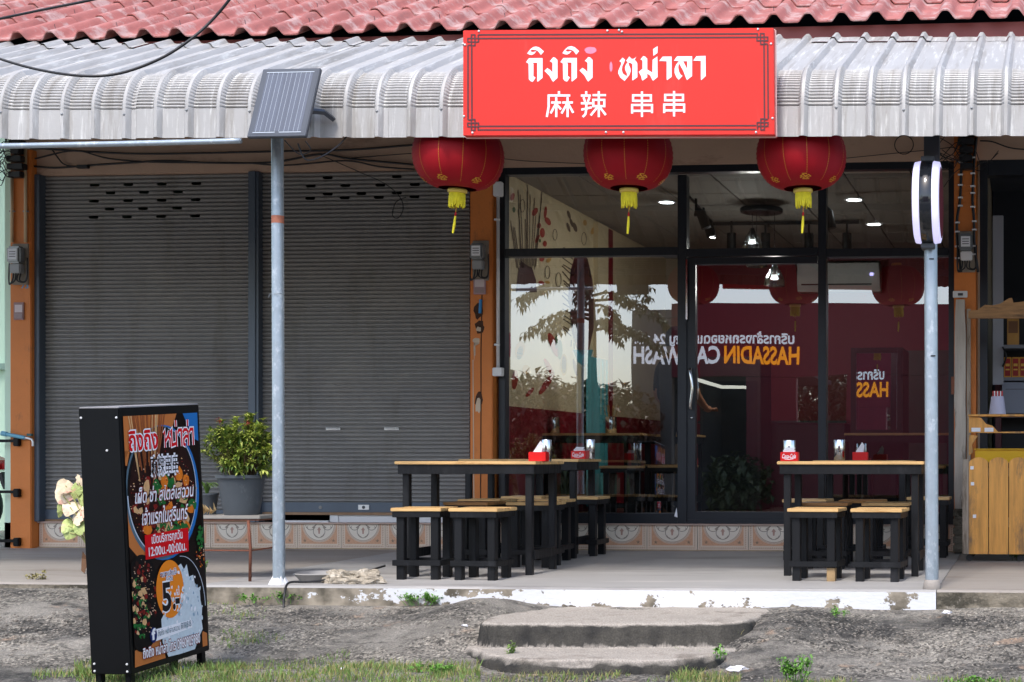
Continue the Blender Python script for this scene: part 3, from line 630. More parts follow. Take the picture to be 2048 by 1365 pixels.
# ------------------------------------------------------------------ glass shopfront
SF = thing('glass_shopfront', 'charcoal framed glass shopfront with a sliding door under the lanterns', 'shopfront')
Y0, Y1 = -.02, .075
def bar(px0, px1, py0, py1, name='frame_bar', y0=Y0, y1=Y1, par=None):
    z0, z1 = Z_(px0, py1, y0), Z_(px0, py0, y0)
    return MB().box(X_(px0, y0), X_(px1, y0), y0, y1, max(z0, PL+.001), z1).build(name, M_alu, par or SF, bevel=.003)
bar(997, 1010, 325, 1060); bar(1355, 1373, 350, 1060, y0=-.024); bar(1636, 1652, 350, 1060, y0=-.024); bar(1897, 1910, 325, 1060)
bar(1010.2, 1896.8, 326, 350); bar(1010.2, 1354.8, 498, 514); bar(1373.2, 1635.8, 498, 514); bar(1652.2, 1896.8, 498, 514)
bar(1010.2, 1354.8, 1026, 1062); bar(1652.2, 1896.8, 1026, 1062); bar(1373.2, 1635.8, 1040, 1062, 'door_track')
TILT = R(-.6)
def pane(px0, px1, py0, py1, par, y=.03, lab=None):
    x0, x1 = X_(px0, y), X_(px1, y); z0, z1 = Z_(px0, py1, y), Z_(px0, py0, y); h = z1-z0
    mb = MB().quad((x0, 0, 0), (x1, 0, 0), (x1, 0, h), (x0, 0, h))
    o = mb.build('pane', GLASS, par, orient=False); o.location = (0, y, z0); o.rotation_euler = (TILT, 0, 0); return o
pane(1008, 1357, 348, 500, SF); pane(1371, 1638, 348, 500, SF); pane(1650, 1899, 348, 500, SF)
pane(1008, 1357, 512, 1028, SF); pane(1650, 1899, 512, 1028, SF)
DR = MB()
def dbar(px0, px1, py0, py1): DR.box(X_(px0, .0), X_(px1, .0), -.006, .045, Z_(px0, py1, .0), Z_(px0, py0, .0))
dbar(1374.5, 1391, 516, 1043); dbar(1391.1, 1634.8, 516, 529); dbar(1391.1, 1634.8, 1024, 1043)
DR = DR.build('door', M_alu, SF)
pane(1390, 1637, 527, 1026, DR, .022)
hx = X_(1383, -.03); hz0, hz1 = Z_(1383, 818, -.03), Z_(1383, 738, -.03)
MB().tube(smoothpath([(hx, -.008, hz0), (hx-.006, -.05, hz0+.015), (hx+.012, -.06, (hz0+hz1)/2), (hx-.006, -.05, hz1-.015), (hx, -.008, hz1)]), .011, 8).build('handle', M_chrome, DR, smooth=True)
MB().lathe([(0, -.022), (.011, -.02), (.013, -.008)], (X_(1383, -.02), 0, Z_(1383, 836, -.02)), 12, axis='y').build('lock', M_chrome, DR, smooth=True)
MB().add([(X_(1352, -.03)-.016, -.026, PL+.06), (X_(1352, -.03)+.012, -.026, PL+.05), (X_(1352, -.03)+.004, -.026, PL+.13)], [(0, 1, 2)]).build('sticker', M_white, SF)
MB().box(X_(1374, -.03)-.01, X_(1374, -.03)+.004, -.034, -.025, Z_(1374, 640, 0), Z_(1374, 520, 0)).build('stile_strip', M_chrome, SF)

# ------------------------------------------------------------------ awning
AW = thing('metal_awning', 'long grey corrugated metal awning with a curved crimped front edge', 'awning'); AW.rotation_euler = (0, .0138, 0); AW.location = (0, 0, -.014)
YA0, ZA0 = -3.12, 3.0; SL = .4466; phi0 = math.atan(SL); RB = .265
def awning_path():
    pts = []                                         # (y, z, crimp)
    for t in np.linspace(1.03, 0, 8)[:-1]: pts.append((YA0+t, ZA0+SL*t, 0))
    K = 15; cy, cz = YA0+RB*math.sin(phi0), ZA0-RB*math.cos(phi0)
    for k in range(K*4+1):
        a = phi0+(math.pi/2-phi0)*k/(K*4)
        ph = k % 4; c = {0: -.009, 1: .002, 2: .004, 3: .002}[ph]
        pts.append((cy-(RB+c*0)*math.sin(a), cz+(RB)*math.cos(a), c, a))
    yl, zl = pts[-1][0], pts[-1][1]
    pts += [(yl, zl-.004, 0), (yl, zl-.09, 0), (yl, zl-.178, 0)]
    return pts
AP = awning_path()
PW = .193
def rib_profile(n):
    out = []
    for k in range(n):
        b = k*PW
        for dx, dz, cr in [(0, 0, 1), (.01, 0, 1), (.04, .0015, 1), (.08, .0015, 1), (.115, 0, 1), (.122, .002, 1), (.132, .022, .5), (.140, .030, 0), (.158, .031, 0), (.166, .022, .5), (.178, .003, .8)]:
            out.append((b+dx, dz, cr))
    out.append((n*PW+.012, 0, 1)); return out
def sheet(path, n, screws=True):
    mb = MB(); pr = rib_profile(n); N = len(pr); vs = []
    for i, p in enumerate(path):
        q0, q1 = path[max(i-1, 0)], path[min(i+1, len(path)-1)]
        ty, tz = q1[0]-q0[0], q1[1]-q0[1]; L = math.hypot(ty, tz); ny, nz = (tz/L, -ty/L)   # outward normal
        if nz < 0 and abs(nz) > .2: ny, nz = -ny, -nz
        if abs(nz) <= .2 and ny > 0: ny, nz = -ny, -nz
        for x, d, cr in pr:
            e = d+p[2]*cr; vs.append((x, p[0]+ny*e, p[1]+nz*e))
    mb.add(vs, [((i+1)*N+k, (i+1)*N+k+1, i*N+k+1, i*N+k) for i in range(len(path)-1) for k in range(N-1)])
    return mb
sh = sheet(AP, 4).build('awning_sheet', [M_awning, M_dkgalv], AW, smooth=True, angle=28, orient=False)
up = sheet([(YA0+t, ZA0+SL*t+.006, 0) for t in (1.17, 1.1, .99)], 4, False)
up.v = [v for v in up.v]; up = up.build('upper_sheet', [M_awning, M_dkgalv], AW, smooth=True, angle=28, orient=False)
k = 0; sheets = []
for i in range(-13, 4):
    o = sh if k == 0 else share(sh, 'awning_sheet', AW); sheets.append(o); o.location = (i*4*PW+.03, random.uniform(-.004, .004), random.uniform(-.003, .003)+.0015*(i % 2))
    o = up if k == 0 else share(up, 'upper_sheet', AW); o.location = (i*4*PW+.03+random.uniform(-.01, .01), random.uniform(-.03, .03), random.uniform(-.002, .002)); k += 1
zed = AP[-1][1]
rs = MB().lathe([(0, -.008), (.004, -.007), (.006, -.002), (.009, .0)], (0, 0, 0), 8, axis='y').build('roofing_screw', M_greyplastic, sheets[0], smooth=True)
for i, o in enumerate(sheets):
    for j in (1, 3):
        q = rs if i == 0 and j == 1 else share(rs, 'roofing_screw', o)
        q.parent = o; q.location = (j*PW+.149, AP[-1][0]-.031, AP[-1][1]+.15+random.uniform(-.01, .01))
for (y, z) in ((-3.23, zed+.1), (-2.5, 3.2), (-1.98, 3.42)): MB().box(-10.2, 3, y, y+.04, z, z+.06).build('purlin', M_dkgalv, AW)
for x in (-8.2, -5.9, -4.57, -2.4, -.62, 1.4): MB().tube([(x, -3.08, 2.96), (x, -1.9, 3.49)], .022, 4).build('rafter', M_dkgalv, AW)

# ------------------------------------------------------------------ poles
def pole(pxt, pxb, pyb, r, label, topz, mt=None, Y=-2.93):
    b_ = at(pxb, pyb, Y); t_ = at(pxt, 300, Y)
    o = thing('steel_pole', label, 'pole', b_)
    d = t_-b_; d = d*(topz/d.z)
    MB().tube([(0, 0, -.02), d*.5, d], r, 20).build('shaft', M_galv, o, smooth=True, angle=60)
    return o, b_, d
P1, b1, d1 = pole(555, 558, 1165, .036, 'round galvanised pole with a solar panel at its top', 2.9)
P2, b2, d2 = pole(1861, 1864, 1178, .0395, 'round galvanised pole carrying a round light box sign', 2.75)
q = (at(556, 440, -2.93)-b1).z/d1.z
MB().tube([d1*(q-.008), d1*(q+.008)], .0368, 20).build('paint_ring', mat('faded orange paint', srgb(190, 120, 96), .7, var=.2, vs=30), P1, smooth=True, angle=60)
zz = (at(556, 590, -2.93)-b1).z/d1.z
MB().tube([d1*zz+Vector((-.045, -.03, -.02)), d1*zz+Vector((-.03, -.04, .0)), d1*zz+Vector((.03, -.045, .004)), d1*zz+Vector((.042, 0, .003))], .002, 5).build('tie_wire', M_galv, P1)
mb = MB()
for k in range(26):
    a = 2*math.pi*k/26; r = .055+.02*mnoise.noise((k*.7, 1, 1)); mb.v.append((r*math.cos(a), r*math.sin(a), -.012)); mb.v.append((.036*math.cos(a), .036*math.sin(a), .03+.03*mnoise.noise((k*.9, 3, 1))))
for k in range(26): a, c = 2*k, 2*((k+1) % 26); mb.f.append((a, c, c+1, a+1)); mb.m.append(0)
mb.build('mortar_collar', M_white, P1)
MB().tube([(0, 0, -.03), d2*.012, d2*.02], [.06, .05, .041], 20).build('mortar_collar', M_porch2, P2, smooth=True)
MB().box(-.045, .045, -.045, .045, 2.36, 2.75).build('upper_post', M_dkgalv, P2, bevel=.003)
for (px, py) in ((1863, 518), (1866, 712)):
    e = at(px, py, -2.975)-b2; MB().box(e.x-.014, e.x+.014, e.z*0-.0415, -.0385, e.z-.004, e.z+.004).build('stencil_mark', M_black, P2)

# solar panel, tilted back on its arm
SPc = at(570, 207, -3.5)
SP = thing('solar_panel', 'small dark solar panel tilted on a bracket at the pole top', 'solar panel', SPc)
pw, ph = .345, .5; tilt = R(22)
Mx = Matrix.Rotation(-tilt, 4, 'X')
def sp(u, v, d=0): return Mx @ Vector((u, -d, v))
M_cell = mat('solar cell', srgb(74, 82, 98), .25, var=.1, vs=2.5, spec=.7); M_spframe = mat('anodised panel frame', srgb(66, 72, 82), .4, .3, var=.06)
tl = {}
H = .465
fr = MB(); fr.box(-pw/2, pw/2, -.012, .012, -H/2, H/2, M=Mx); fr.build('frame', M_spframe, SP, bevel=.003)
MB().quad(sp(-pw/2+.012, -H/2+.014, .0128), sp(pw/2-.012, -H/2+.014, .0128), sp(pw/2-.012, H/2-.014, .0128), sp(-pw/2+.012, H/2-.014, .0128)).build('backsheet', M_spframe, SP)
x0c, x1c = -pw/2+.034, pw/2-.034
c0 = None
for k in range(5):
    w = (x1c-x0c)/5
    mb = MB().quad(sp(x0c+k*w+.001, -H/2+.034, .0136), sp(x0c+(k+1)*w-.001, -H/2+.034, .0136), sp(x0c+(k+1)*w-.001, H/2-.034, .0136), sp(x0c+k*w+.001, H/2-.034, .0136)); mb.build('solar_cell', M_cell, SP)
bb = MB()
for k in range(10):
    u = x0c+(k//2+(.28 if k % 2 == 0 else .74))*(x1c-x0c)/5-.004; bb.quad(sp(u-.0007, -H/2+.03, .0142), sp(u+.0007, -H/2+.03, .0142), sp(u+.0007, H/2-.03, .0142), sp(u-.0007, H/2-.03, .0142))
for (a, c, v) in ((x0c-.004, x1c+.004, H/2-.028), (x0c-.004, -.012, -H/2+.026), (.012, x1c+.004, -H/2+.026)): bb.quad(sp(a, v-.0025, .0148), sp(c, v-.0025, .0148), sp(c, v+.0025, .0148), sp(a, v+.0025, .0148))
bb.build('busbar', flat('silver busbar', 176, 186, 198), SP)
MB().tube([sp(.05, -.03, -.02), (.16, .14, -.02), (.19, .2, -.05)], .017, 4).build('side_arm', M_spframe, SP)
MB().tube([sp(0, -.1, -.02), (0, .3, -.03), (b1.x+d1.x-SPc.x, b1.y+d1.y-SPc.y, .0)], .02, 8).build('mount_arm', M_dkgalv, SP)
MB().tube(smoothpath([(.05, .05, -.22), (.09, .06, -.31), (.16, .1, -.29), (.22, .2, -.2), (.24, .3, -.1)]), .0045, 6).tube(smoothpath([(-.03, .05, -.2), (.03, .1, -.27), (.1, .1, -.25), (.08, .08, -.2)]), .0035, 6).build('panel_cable', M_cable, SP)

# ------------------------------------------------------------------ round light box seen on edge
LB = thing('round_light_box', 'round black and white light box sign seen edge-on on the right pole', 'light sign', at(1856, 406, -3.0))
rr = .243
M_glow = mat('lit white acrylic', srgb(214, 212, 240), .3, var=.02, emit=(srgb(214, 210, 255), .35))
MB().lathe([(0, -.035), (rr-.004, -.035), (rr, -.03), (rr, .03), (rr-.004, .035), (0, .035)], (0, 0, 0), 48, axis='x').build('band', mat('glossy black band', (.012, .014, .018), .12, var=.05, spec=.7), LB, smooth=True, angle=40)
for s_ in (-1, 1):
    MB().lathe([(rr-.006, s_*.036), (rr-.002, s_*.04), (rr-.008, s_*.072), (rr-.03, s_*.078), (0, s_*.078)], (0, 0, 0), 48, axis='x').build('acrylic_face', M_glow, LB, smooth=True, angle=40)
fp = MB(); fp.lathe([(0, .0785), (rr-.035, .0785)], (0, 0, 0), 48, axis='x'); fp.build('printed_face', flat('maroon print', 110, 24, 44), LB)
for z in (-rr-.012, rr+.012): MB().box(-.04, .04, -.03, .1, z-.014, z+.014).build('clamp', M_dkgalv, LB, bevel=.003)

# ------------------------------------------------------------------ main red sign
YS = -3.44
SG = thing('shop_sign', 'wide red sign board with white Thai and Chinese lettering on the awning', 'sign board')
Pq = [at(926, 61, YS), at(1547, 56, YS), at(1549, 270, YS), at(926, 272, YS)]
mb = MB(); bk = [p+Vector((0, .09, 0)) for p in Pq]
mb.add(Pq+bk, [(0, 1, 2, 3), (4, 7, 6, 5), (0, 4, 5, 1), (1, 5, 6, 2), (2, 6, 7, 3), (3, 7, 4, 0)]); mb.build('panel', M_signred, SG, bevel=.003)
fr = MB()
for a, b_ in ((0, 1), (1, 2), (2, 3), (3, 0)):
    fr.tube([Pq[a]+Vector((0, .05, 0)), Pq[b_]+Vector((0, .05, 0))], .007, 4)
fr.build('edge_trim', mat('pale edge trim', srgb(226, 180, 172), .5), SG)
fs = lambda px, py: at(px, py, YS-.0015)
def zf(ox, oy, sc): return lambda a, b_: at(ox+a/sc, oy+b_/sc, YS-.002)
bd = MB()
for (x0, x1, y0, y1) in ((957, 1516, 70, 68), (957, 1516, 77.4, 75)): bd.stroke([(x0, y0), (x1, y1)], 3.0, fs, 0, (0, -.00008, 0))
for (x0, x1, y0, y1) in ((957, 1512, 253, 251.5), (957, 1512, 260.3, 259.3)): bd.stroke([(x0, y0), (x1, y1)], 3.0, fs, 0, (0, -.00008, 0))
for x_, dx in ((936, 0), (943.4, .5)): bd.stroke([(x_, 92), (x_+dx, 240)], 3.0, fs, 0, (0, -.00008, 0))
for x_, dx in ((1535.5, 1), (1528, 1)): bd.stroke([(x_, 90), (x_+dx, 238)], 3.0, fs, 0, (0, -.00008, 0))
def knot(cx, cy, sx, sy):                            # corner knot of interlaced squares
    def P(a, b_): return (cx+sx*a, cy+sy*b_)
    u = 7.2
    for lp in ([(0, u), (2*u+u, u), (3*u, 2*u), (0, 2*u), (0, u)], [(u, 0), (2*u, 0), (2*u, 3*u), (u, 3*u), (u, 0)], [(2.9*u, 0), (2.9*u, 1*u)], [(0, 2.9*u), (1*u, 2.9*u)]):
        bd.stroke([P(a, b_) for a, b_ in lp], 2.6, fs, 0, (0, -.00008, 0))
knot(935.5, 70, 1, 1); knot(1535.5, 67.5, -1, 1); knot(935.5, 261, 1, -1); knot(1536, 260, -1, -1)
bd.build('border', M_signdark, SG, orient=False)
th = MB(); A = zf(1040, 80, 10.24); Bq = zf(1230, 80, 10.24)
tho = [(165, 400), (185, 378), (462, 375), (462, 780), (365, 860), (352, 850), (352, 470), (255, 470), (275, 492), (275, 745), (320, 775), (262, 862), (215, 848), (180, 805), (175, 490), (125, 460)]
sara = [(145, 280), (215, 190), (270, 150), (330, 138), (400, 160), (490, 240), (430, 312), (370, 235), (310, 208), (250, 203), (210, 218), (230, 245), (265, 253), (335, 235), (290, 290), (240, 312), (190, 303)]
ngo = [(610, 440), (680, 358), (720, 368), (768, 415), (768, 780), (680, 862), (660, 840), (600, 735), (500, 635), (560, 578), (620, 620), (665, 668), (665, 480), (640, 452)]
sh_ = lambda P, dx, dy: [(a+dx, b_+dy) for a, b_ in P]
for P in (tho, sara, ngo, sh_(tho, 703, -4), sh_(sara, 722, -8), sh_(ngo, 718, -5)): MB().poly(P, A).build('thai_letter', M_signwhite, SG, orient=False)
ho = [(88, 440), (155, 367), (205, 410), (190, 460), (150, 540), (138, 620), (160, 690), (240, 750), (248, 700), (210, 620), (205, 560), (225, 505), (262, 460), (230, 430), (295, 340), (330, 385), (365, 395), (400, 380), (440, 345), (400, 410), (440, 450), (458, 490), (458, 765), (365, 835), (352, 825), (357, 500), (320, 475), (275, 470), (285, 520), (318, 590), (320, 650), (290, 730), (195, 845), (110, 775), (65, 690), (70, 630), (105, 550), (130, 490), (120, 455)]
mo = [(520, 405), (575, 335), (620, 345), (660, 390), (660, 610), (765, 670), (770, 410), (868, 340), (872, 765), (780, 840), (765, 825), (725, 740), (660, 690), (660, 770), (565, 838), (550, 815), (535, 745), (485, 660), (540, 610), (563, 600), (563, 430), (545, 410)]
mai = [(780, 190), (872, 130), (870, 270), (785, 330)]
aa = [(905, 435), (975, 345), (1160, 343), (1160, 760), (1070, 825), (1058, 815), (1058, 440)]
lo = [[(1205, 430), (1270, 340), (1580, 338), (1578, 745), (1475, 825), (1460, 800), (1400, 640), (1310, 480), (1295, 560), (1310, 650), (1340, 710), (1385, 740), (1305, 822), (1260, 770), (1220, 680), (1220, 590), (1250, 510), (1310, 435)], [(1395, 440), (1480, 600), (1478, 440)]]
a2 = [(1603, 427), (1665, 337), (1855, 330), (1858, 745), (1770, 825), (1758, 815), (1758, 432)]
for P in (ho, mo, mai, aa, lo, a2): MB().poly(P, Bq).build('thai_letter', M_signwhite, SG, orient=False)
cn = MB(); C = zf(1080, 170, 6.606)
for P in ([(250, 85), (250, 140)], [(100, 142), (400, 142)], [(114, 142), (114, 290), (90, 425)], [(148, 235), (278, 235)], [(215, 165), (215, 428)], [(205, 260), (140, 378)], [(225, 265), (278, 325)], [(295, 235), (435, 235)], [(365, 165), (365, 428)], [(355, 255), (285, 380)], [(375, 255), (440, 372)],
          None, [(610, 85), (610, 140)], [(540, 143), (672, 143)], [(575, 165), (598, 230)], [(655, 165), (632, 225)], [(540, 245), (685, 245)], [(545, 330), (685, 298)], [(613, 245), (613, 320), (600, 390), (565, 425)],
          [(777, 85), (777, 428)], [(695, 138), (872, 138)], [(705, 200), (850, 200), (850, 283), (705, 283), (705, 200)], [(765, 290), (670, 405)], [(790, 295), (870, 400)]): 
    if P is None: cn.build('chinese_letter', M_signwhite, SG, orient=False); cn = MB(); continue
    cn.stroke(P, 29, C, 0, (0, -.00008, 0))
cn.build('chinese_letter', M_signwhite, SG, orient=False)
for dx, dy in ((0, 0), (424, -6)):
    cn = MB()
    for P in ([(1347, 88), (1347, 425)], [(1230, 140), (1465, 140), (1465, 212), (1230, 212), (1230, 140)], [(1217, 380), (1217, 268), (1480, 268), (1480, 375)], [(1217, 345), (1480, 345)]): cn.stroke(sh_(P, dx, dy), 29, C, 0, (0, -.00008, 0))
    cn.build('chinese_letter', M_signwhite, SG, orient=False)
sm = MB()
def blob(mbx, cx, cy, rx, ry, fn, mi=0, n=16, rough=.12, seed=0):
    mbx.poly([(cx+rx*math.cos(2*math.pi*i/n)*(1+rough*mnoise.noise((i*.8, seed, 0))*2), cy+ry*math.sin(2*math.pi*i/n)*(1+rough*mnoise.noise((i*.9, seed+9, 0))*2)) for i in range(n)], fn, mi)
blob(sm, 1181, 101, 12, 7, fs, seed=3); blob(sm, 1222, 134, 3, 10, fs, seed=5)
sm.build('worn_patch', M_signpink, SG, orient=False)
sc0 = MB().lathe([(0, -.006), (.006, -.004), (.007, 0)], (0, 0, 0), 10, axis='y').build('screw', M_screw, SG, smooth=True)
for i, (px, py) in enumerate(((958, 63), (930, 90), (928, 233), (945, 266), (1215, 62), (1238, 61), (1244, 64), (1516, 59), (1542, 88), (1545, 237), (1512, 265), (1212, 265), (1247, 265), (926, 88))):
    o = sc0 if i == 0 else share(sc0, 'screw', SG); o.location = at(px, py, YS-.001)

# ------------------------------------------------------------------ lanterns
def lantern():
    t = thing('paper_lantern', 'x', 'lantern', (0, 0, 0), 0, 'red lanterns under the awning edge')
    mb = MB(); n, m = 64, 44; rx, rz = .266, .205; vs = []
    for i in range(m+1):
        a = -math.pi/2+math.pi*i/m; a = max(-1.32, min(1.32, a))
        pz = rz*(abs(math.sin(a))**1.0)*(1 if a > 0 else -1); pr = rx*math.cos(a)**.62
        for k in range(n):
            w = 2*math.pi*k/n; rib = 1-.012*(abs(math.cos(w*6))**14)+(.012 if i % 2 else -.004)
            vs.append((pr*rib*math.cos(w), pr*rib*math.sin(w), pz))
    mb.add(vs, [(i*n+k, i*n+(k+1) % n, (i+1)*n+(k+1) % n, (i+1)*n+k) for i in range(m) for k in range(n)])
    body = mb.build('shade', M_lantern, t, smooth=True)
    st_ = MB()
    def surf(a, w, e=.003):
        pz = rz*abs(math.sin(a))*(1 if a > 0 else -1); pr = rx*math.cos(a)**.62+e; return Vector((pr*math.cos(w), pr*math.sin(w), pz))
    for k in range(12):
        w = 2*math.pi*(k+.35)/12
        for i in range(26):
            a = -1.05+i*.07; st_.stroke([(a, w), (a+.04, w)], .012, lambda p, q: surf(p, q))
    st_.build('gold_seam', M_gold, body, orient=False)
    for k in range(6):
        lg = MB()
        w0 = 2*math.pi*(k+.15)/6
        f = lambda u, v: surf(-.98+v, w0+u/max(.3, 1))
        for P in ([(-.16, .06), (-.08, .12), (0, .06), (.08, .12), (.16, .05)], [(-.12, .03), (.12, .03)], [(-.05, -.02), (-.06, .03)], [(.05, -.02), (.06, .03)], [(-.1, -.04), (.12, -.04)], [(-.02, .07), (-.09, .16), (.02, .16)], [(-.16, .0), (-.12, .05)]): lg.stroke(P, .03, f)
        lg.build('gold_emblem', M_gold, body, orient=False)
    MB().lathe([(.055, -.2), (.058, -.205), (.058, -.22), (.052, -.225)], (0, 0, 0), 20).build('collar', mat('brass collar', srgb(226, 196, 96), .35, .15), t, smooth=True)
    MB().lathe([(.05, .2), (.055, .225), (.05, .235)], (0, 0, 0), 20).build('top_collar', M_gold, t)
    ta = MB(); rnd = random.Random(3)
    for k in range(34):
        w = 2*math.pi*k/34; r = .043; L = .084+rnd.uniform(-.012, .012); dx, dy = rnd.uniform(-.005, .005), rnd.uniform(-.005, .005)
        ta.tube([(r*math.cos(w), r*math.sin(w), -.222), (r*1.04*math.cos(w), r*1.04*math.sin(w), -.26), (r*1.02*math.cos(w)+dx, r*1.03*math.sin(w)+dy, -.222-L)], [.004, .0055, .0045], 5)
    ta.build('tassel', M_yellow, t)
    dr = MB(); dr.tube([(0, 0, -.24), (-.005, 0, -.345)], .0022, 5, 1); dr.tube([(-.005, 0, -.34), (-.006, 0, -.352), (-.007, 0, -.365)], [.004, .007, .005], 7, 2); dr.tube([(-.007, 0, -.365), (-.012, 0, -.42), (-.018, 0, -.468)], [.006, .0085, .006], 7, 0)
    dr.build('drop_tassel', [M_yellow, M_gold, M_lantern], t)
    MB().tube([(0, 0, .23), (0, 0, .5)], .0025, 5).build('hanging_wire', M_cable, t)
    return t
LN = lantern()
for i, (px, py, r, lab) in enumerate(((917, 312, .3, 'red paper lantern hanging before the pillar, at the left end of the red sign'), (1257, 310, 1.05, 'red paper lantern hanging below the middle of the red sign'), (1603, 312, .62, 'red paper lantern hanging past the right end of the red sign'))):
    o = LN if i == 0 else copy_tree(LN); o.location = at(px, py, -2.97); o.rotation_euler = (R(random.uniform(-2, 2)), R((2, 0, -2)[i]), r); o['label'] = lab; o.scale = ((1, 1, 1), (.985, .985, 1.02), (1.0, .99, .985))[i]

# ------------------------------------------------------------------ tables and stools
def make_table(W_, D_, Ht, label):
    t = thing('wooden_table', label, 'table', (0, 0, 0), 0, 'black tables with pine tops on the porch')
    th_ = .02; n = 4; w = D_/n
    for k in range(n):
        MB().box(-W_/2, W_/2, k*w+.0012, (k+1)*w-.0012, Ht-th_, Ht+random.uniform(-.0008, .0008)).build('top_board', M_pine, t, bevel=.0035)
    zi = Ht-th_-.001; ap = .062; e = .016; lg = .045
    MB().box(-W_/2+e, W_/2-e, e, e+.02, zi-ap, zi).build('apron', M_black_wood, t, bevel=.002)
    MB().box(-W_/2+e, W_/2-e, D_-e-.02, D_-e, zi-ap, zi).build('apron', M_black_wood, t, bevel=.002)
    for s_ in (-1, 1):
        xx = s_*(W_/2-e-.01); MB().box(xx-.01, xx+.01, e+.021, D_-e-.021, zi-ap, zi).build('apron', M_black_wood, t, bevel=.002)
        MB().box(xx-.009-s_*.012, xx+.009-s_*.012+s_*.0, e+.055, D_-e-.055, .1, .16).build('stretcher', M_black_wood, t, bevel=.002)
        for y in (e+.022, D_-e-.022-lg):
            MB().box(s_*(W_/2-e-.03)-(lg/2 if s_ > 0 else lg/2)-s_*.015, s_*(W_/2-e-.03)+lg/2-s_*.015, y, y+lg, -.012, zi-.002).build('leg', M_black_wood, t, bevel=.003)
    return t
def make_stool(label, m=M_pine):
    t = thing('wooden_stool', label, 'stool', (0, 0, 0), 0, 'square stools with pine seats on the porch')
    w, d, Ht = .325, .3, .455; b = w/3
    for k in range(3): MB().box(-w/2, w/2, k*d/3+.001, (k+1)*d/3-.001, Ht-.021, Ht+random.uniform(-.0008, .0008)).build('seat_board', m, t, bevel=.003)
    zi = Ht-.022; e = .008; lg = .05
    for y in (e, d-e-.018): MB().box(-w/2+e, w/2-e, y, y+.018, zi-.037, zi).build('apron', M_black_wood, t, bevel=.002)
    for s_ in (-1, 1):
        x_ = s_*(w/2-e-.009); MB().box(x_-.009, x_+.009, e+.019, d-e-.019, zi-.037, zi).build('apron', M_black_wood, t, bevel=.002)
        for y in (e+.019, d-e-.019-lg): MB().box(s_*(w/2-e-.019-lg/2)-lg/2, s_*(w/2-e-.019-lg/2)+lg/2, y, y+lg, -.012, zi-.001).build('leg', M_black_wood, t, bevel=.003)
        MB().box(x_-.009, x_+.009, e+.019, d-e-.019, .088, .124).build('rail', M_black_wood, t, bevel=.002)
    for y in (e, d-e-.018): MB().box(-w/2+e, w/2-e, y, y+.018, .09, .125).build('rail', M_black_wood, t, bevel=.002)
    return t
def fz(y): return -.015*min(1, max(0, -y/1.5))-.015*min(1, max(0, (-y-1.5)/1.5))
TB = make_table(.955, .56, .745, 'long black table with a pine top, front left, behind two stools')
TB.location = (X_(929, -2.27), -2.27, fz(-2.2)); TB.rotation_euler = (0, 0, R(-.6))
for (px, Y, sx, rz, lab) in ((1036, -.9, .97, -.5, 'black pine-topped table against the glass, behind the front left one'), (1700, -2.2, 1.0, .3, 'long black table with a pine top beside the right pole')):
    o = copy_tree(TB); o.location = (X_(px, Y), Y, fz(Y)); o.rotation_euler = (0, 0, R(rz)); o.scale = (sx, 1, 1); o['label'] = lab
T4 = make_table(.72, .56, .735, 'small black table with a pine top at the glass, right of the door'); T4.location = (X_(1722, -.92), -.92, fz(-.9))
ST = make_stool('x'); ST2 = make_stool('x', M_pine2)
used = set()
for (px, Y, rz, br, lab) in (
        (831, -2.62, 1.5, 0, 'front left stool with a pine seat, nearest the concrete lump'), (945, -2.64, -4, 0, 'front stool with a pale pine seat before the left table, right one of its pair'),
        (930, -1.72, -3, 1, 'stool with a brownish seat half hidden under the left table'), (957, -1.24, -4, 0, 'pale stool behind the brown-seated one under the left table'),
        (1056, -1.7, -2, 0, 'stool with a pale seat under the right end of the left table'), (1076, -1.26, -5, 0, 'stool between the two left tables, just behind another pale seat'),
        (1042, -.62, -2, 0, 'stool tucked under the glass-side left table near the orange pillar'), (1154, -.66, -2, 0, 'stool tucked under the glass-side left table at its right end'),
        (1625, -2.54, -3, 0, 'front stool before the right table with a bare unpainted leg foot'), (1752, -2.56, -4, 0, 'front stool before the right table, the one next to the pole'),
        (1648, -1.66, 1, 1, 'brownish stool under the right table behind the bare-footed stool'), (1770, -1.66, 0, 0, 'pale stool under the right table near the pole'),
        (1722, -1.22, 1, 1, 'brown-seated stool before the small table at the glass'), (1608, -1.12, -3, 0, 'pale stool by the left end of the small glass-side table'),
        (1856, -.62, 0, 0, 'stool at the glass behind the right pole')):
    src = ST2 if br else ST
    o = src if br not in used else copy_tree(src)
    used.add(br); o.location = (X_(px, Y), Y, fz(Y)); o.rotation_euler = (0, 0, R(rz)); o['label'] = lab
bare = [o for o in S.objects if o.get('label', '').startswith('front stool before the right table with')][0]
w, d, e, lg = .325, .3, .008, .05
MB().box(w/2-e-.019-lg-.001, w/2-e-.019+.001, e+.018, e+.019+lg+.001, -.012, .084).build('bare_foot', mat('bare wood foot', srgb(150, 124, 88), .8, var=.3, vs=14), bare)

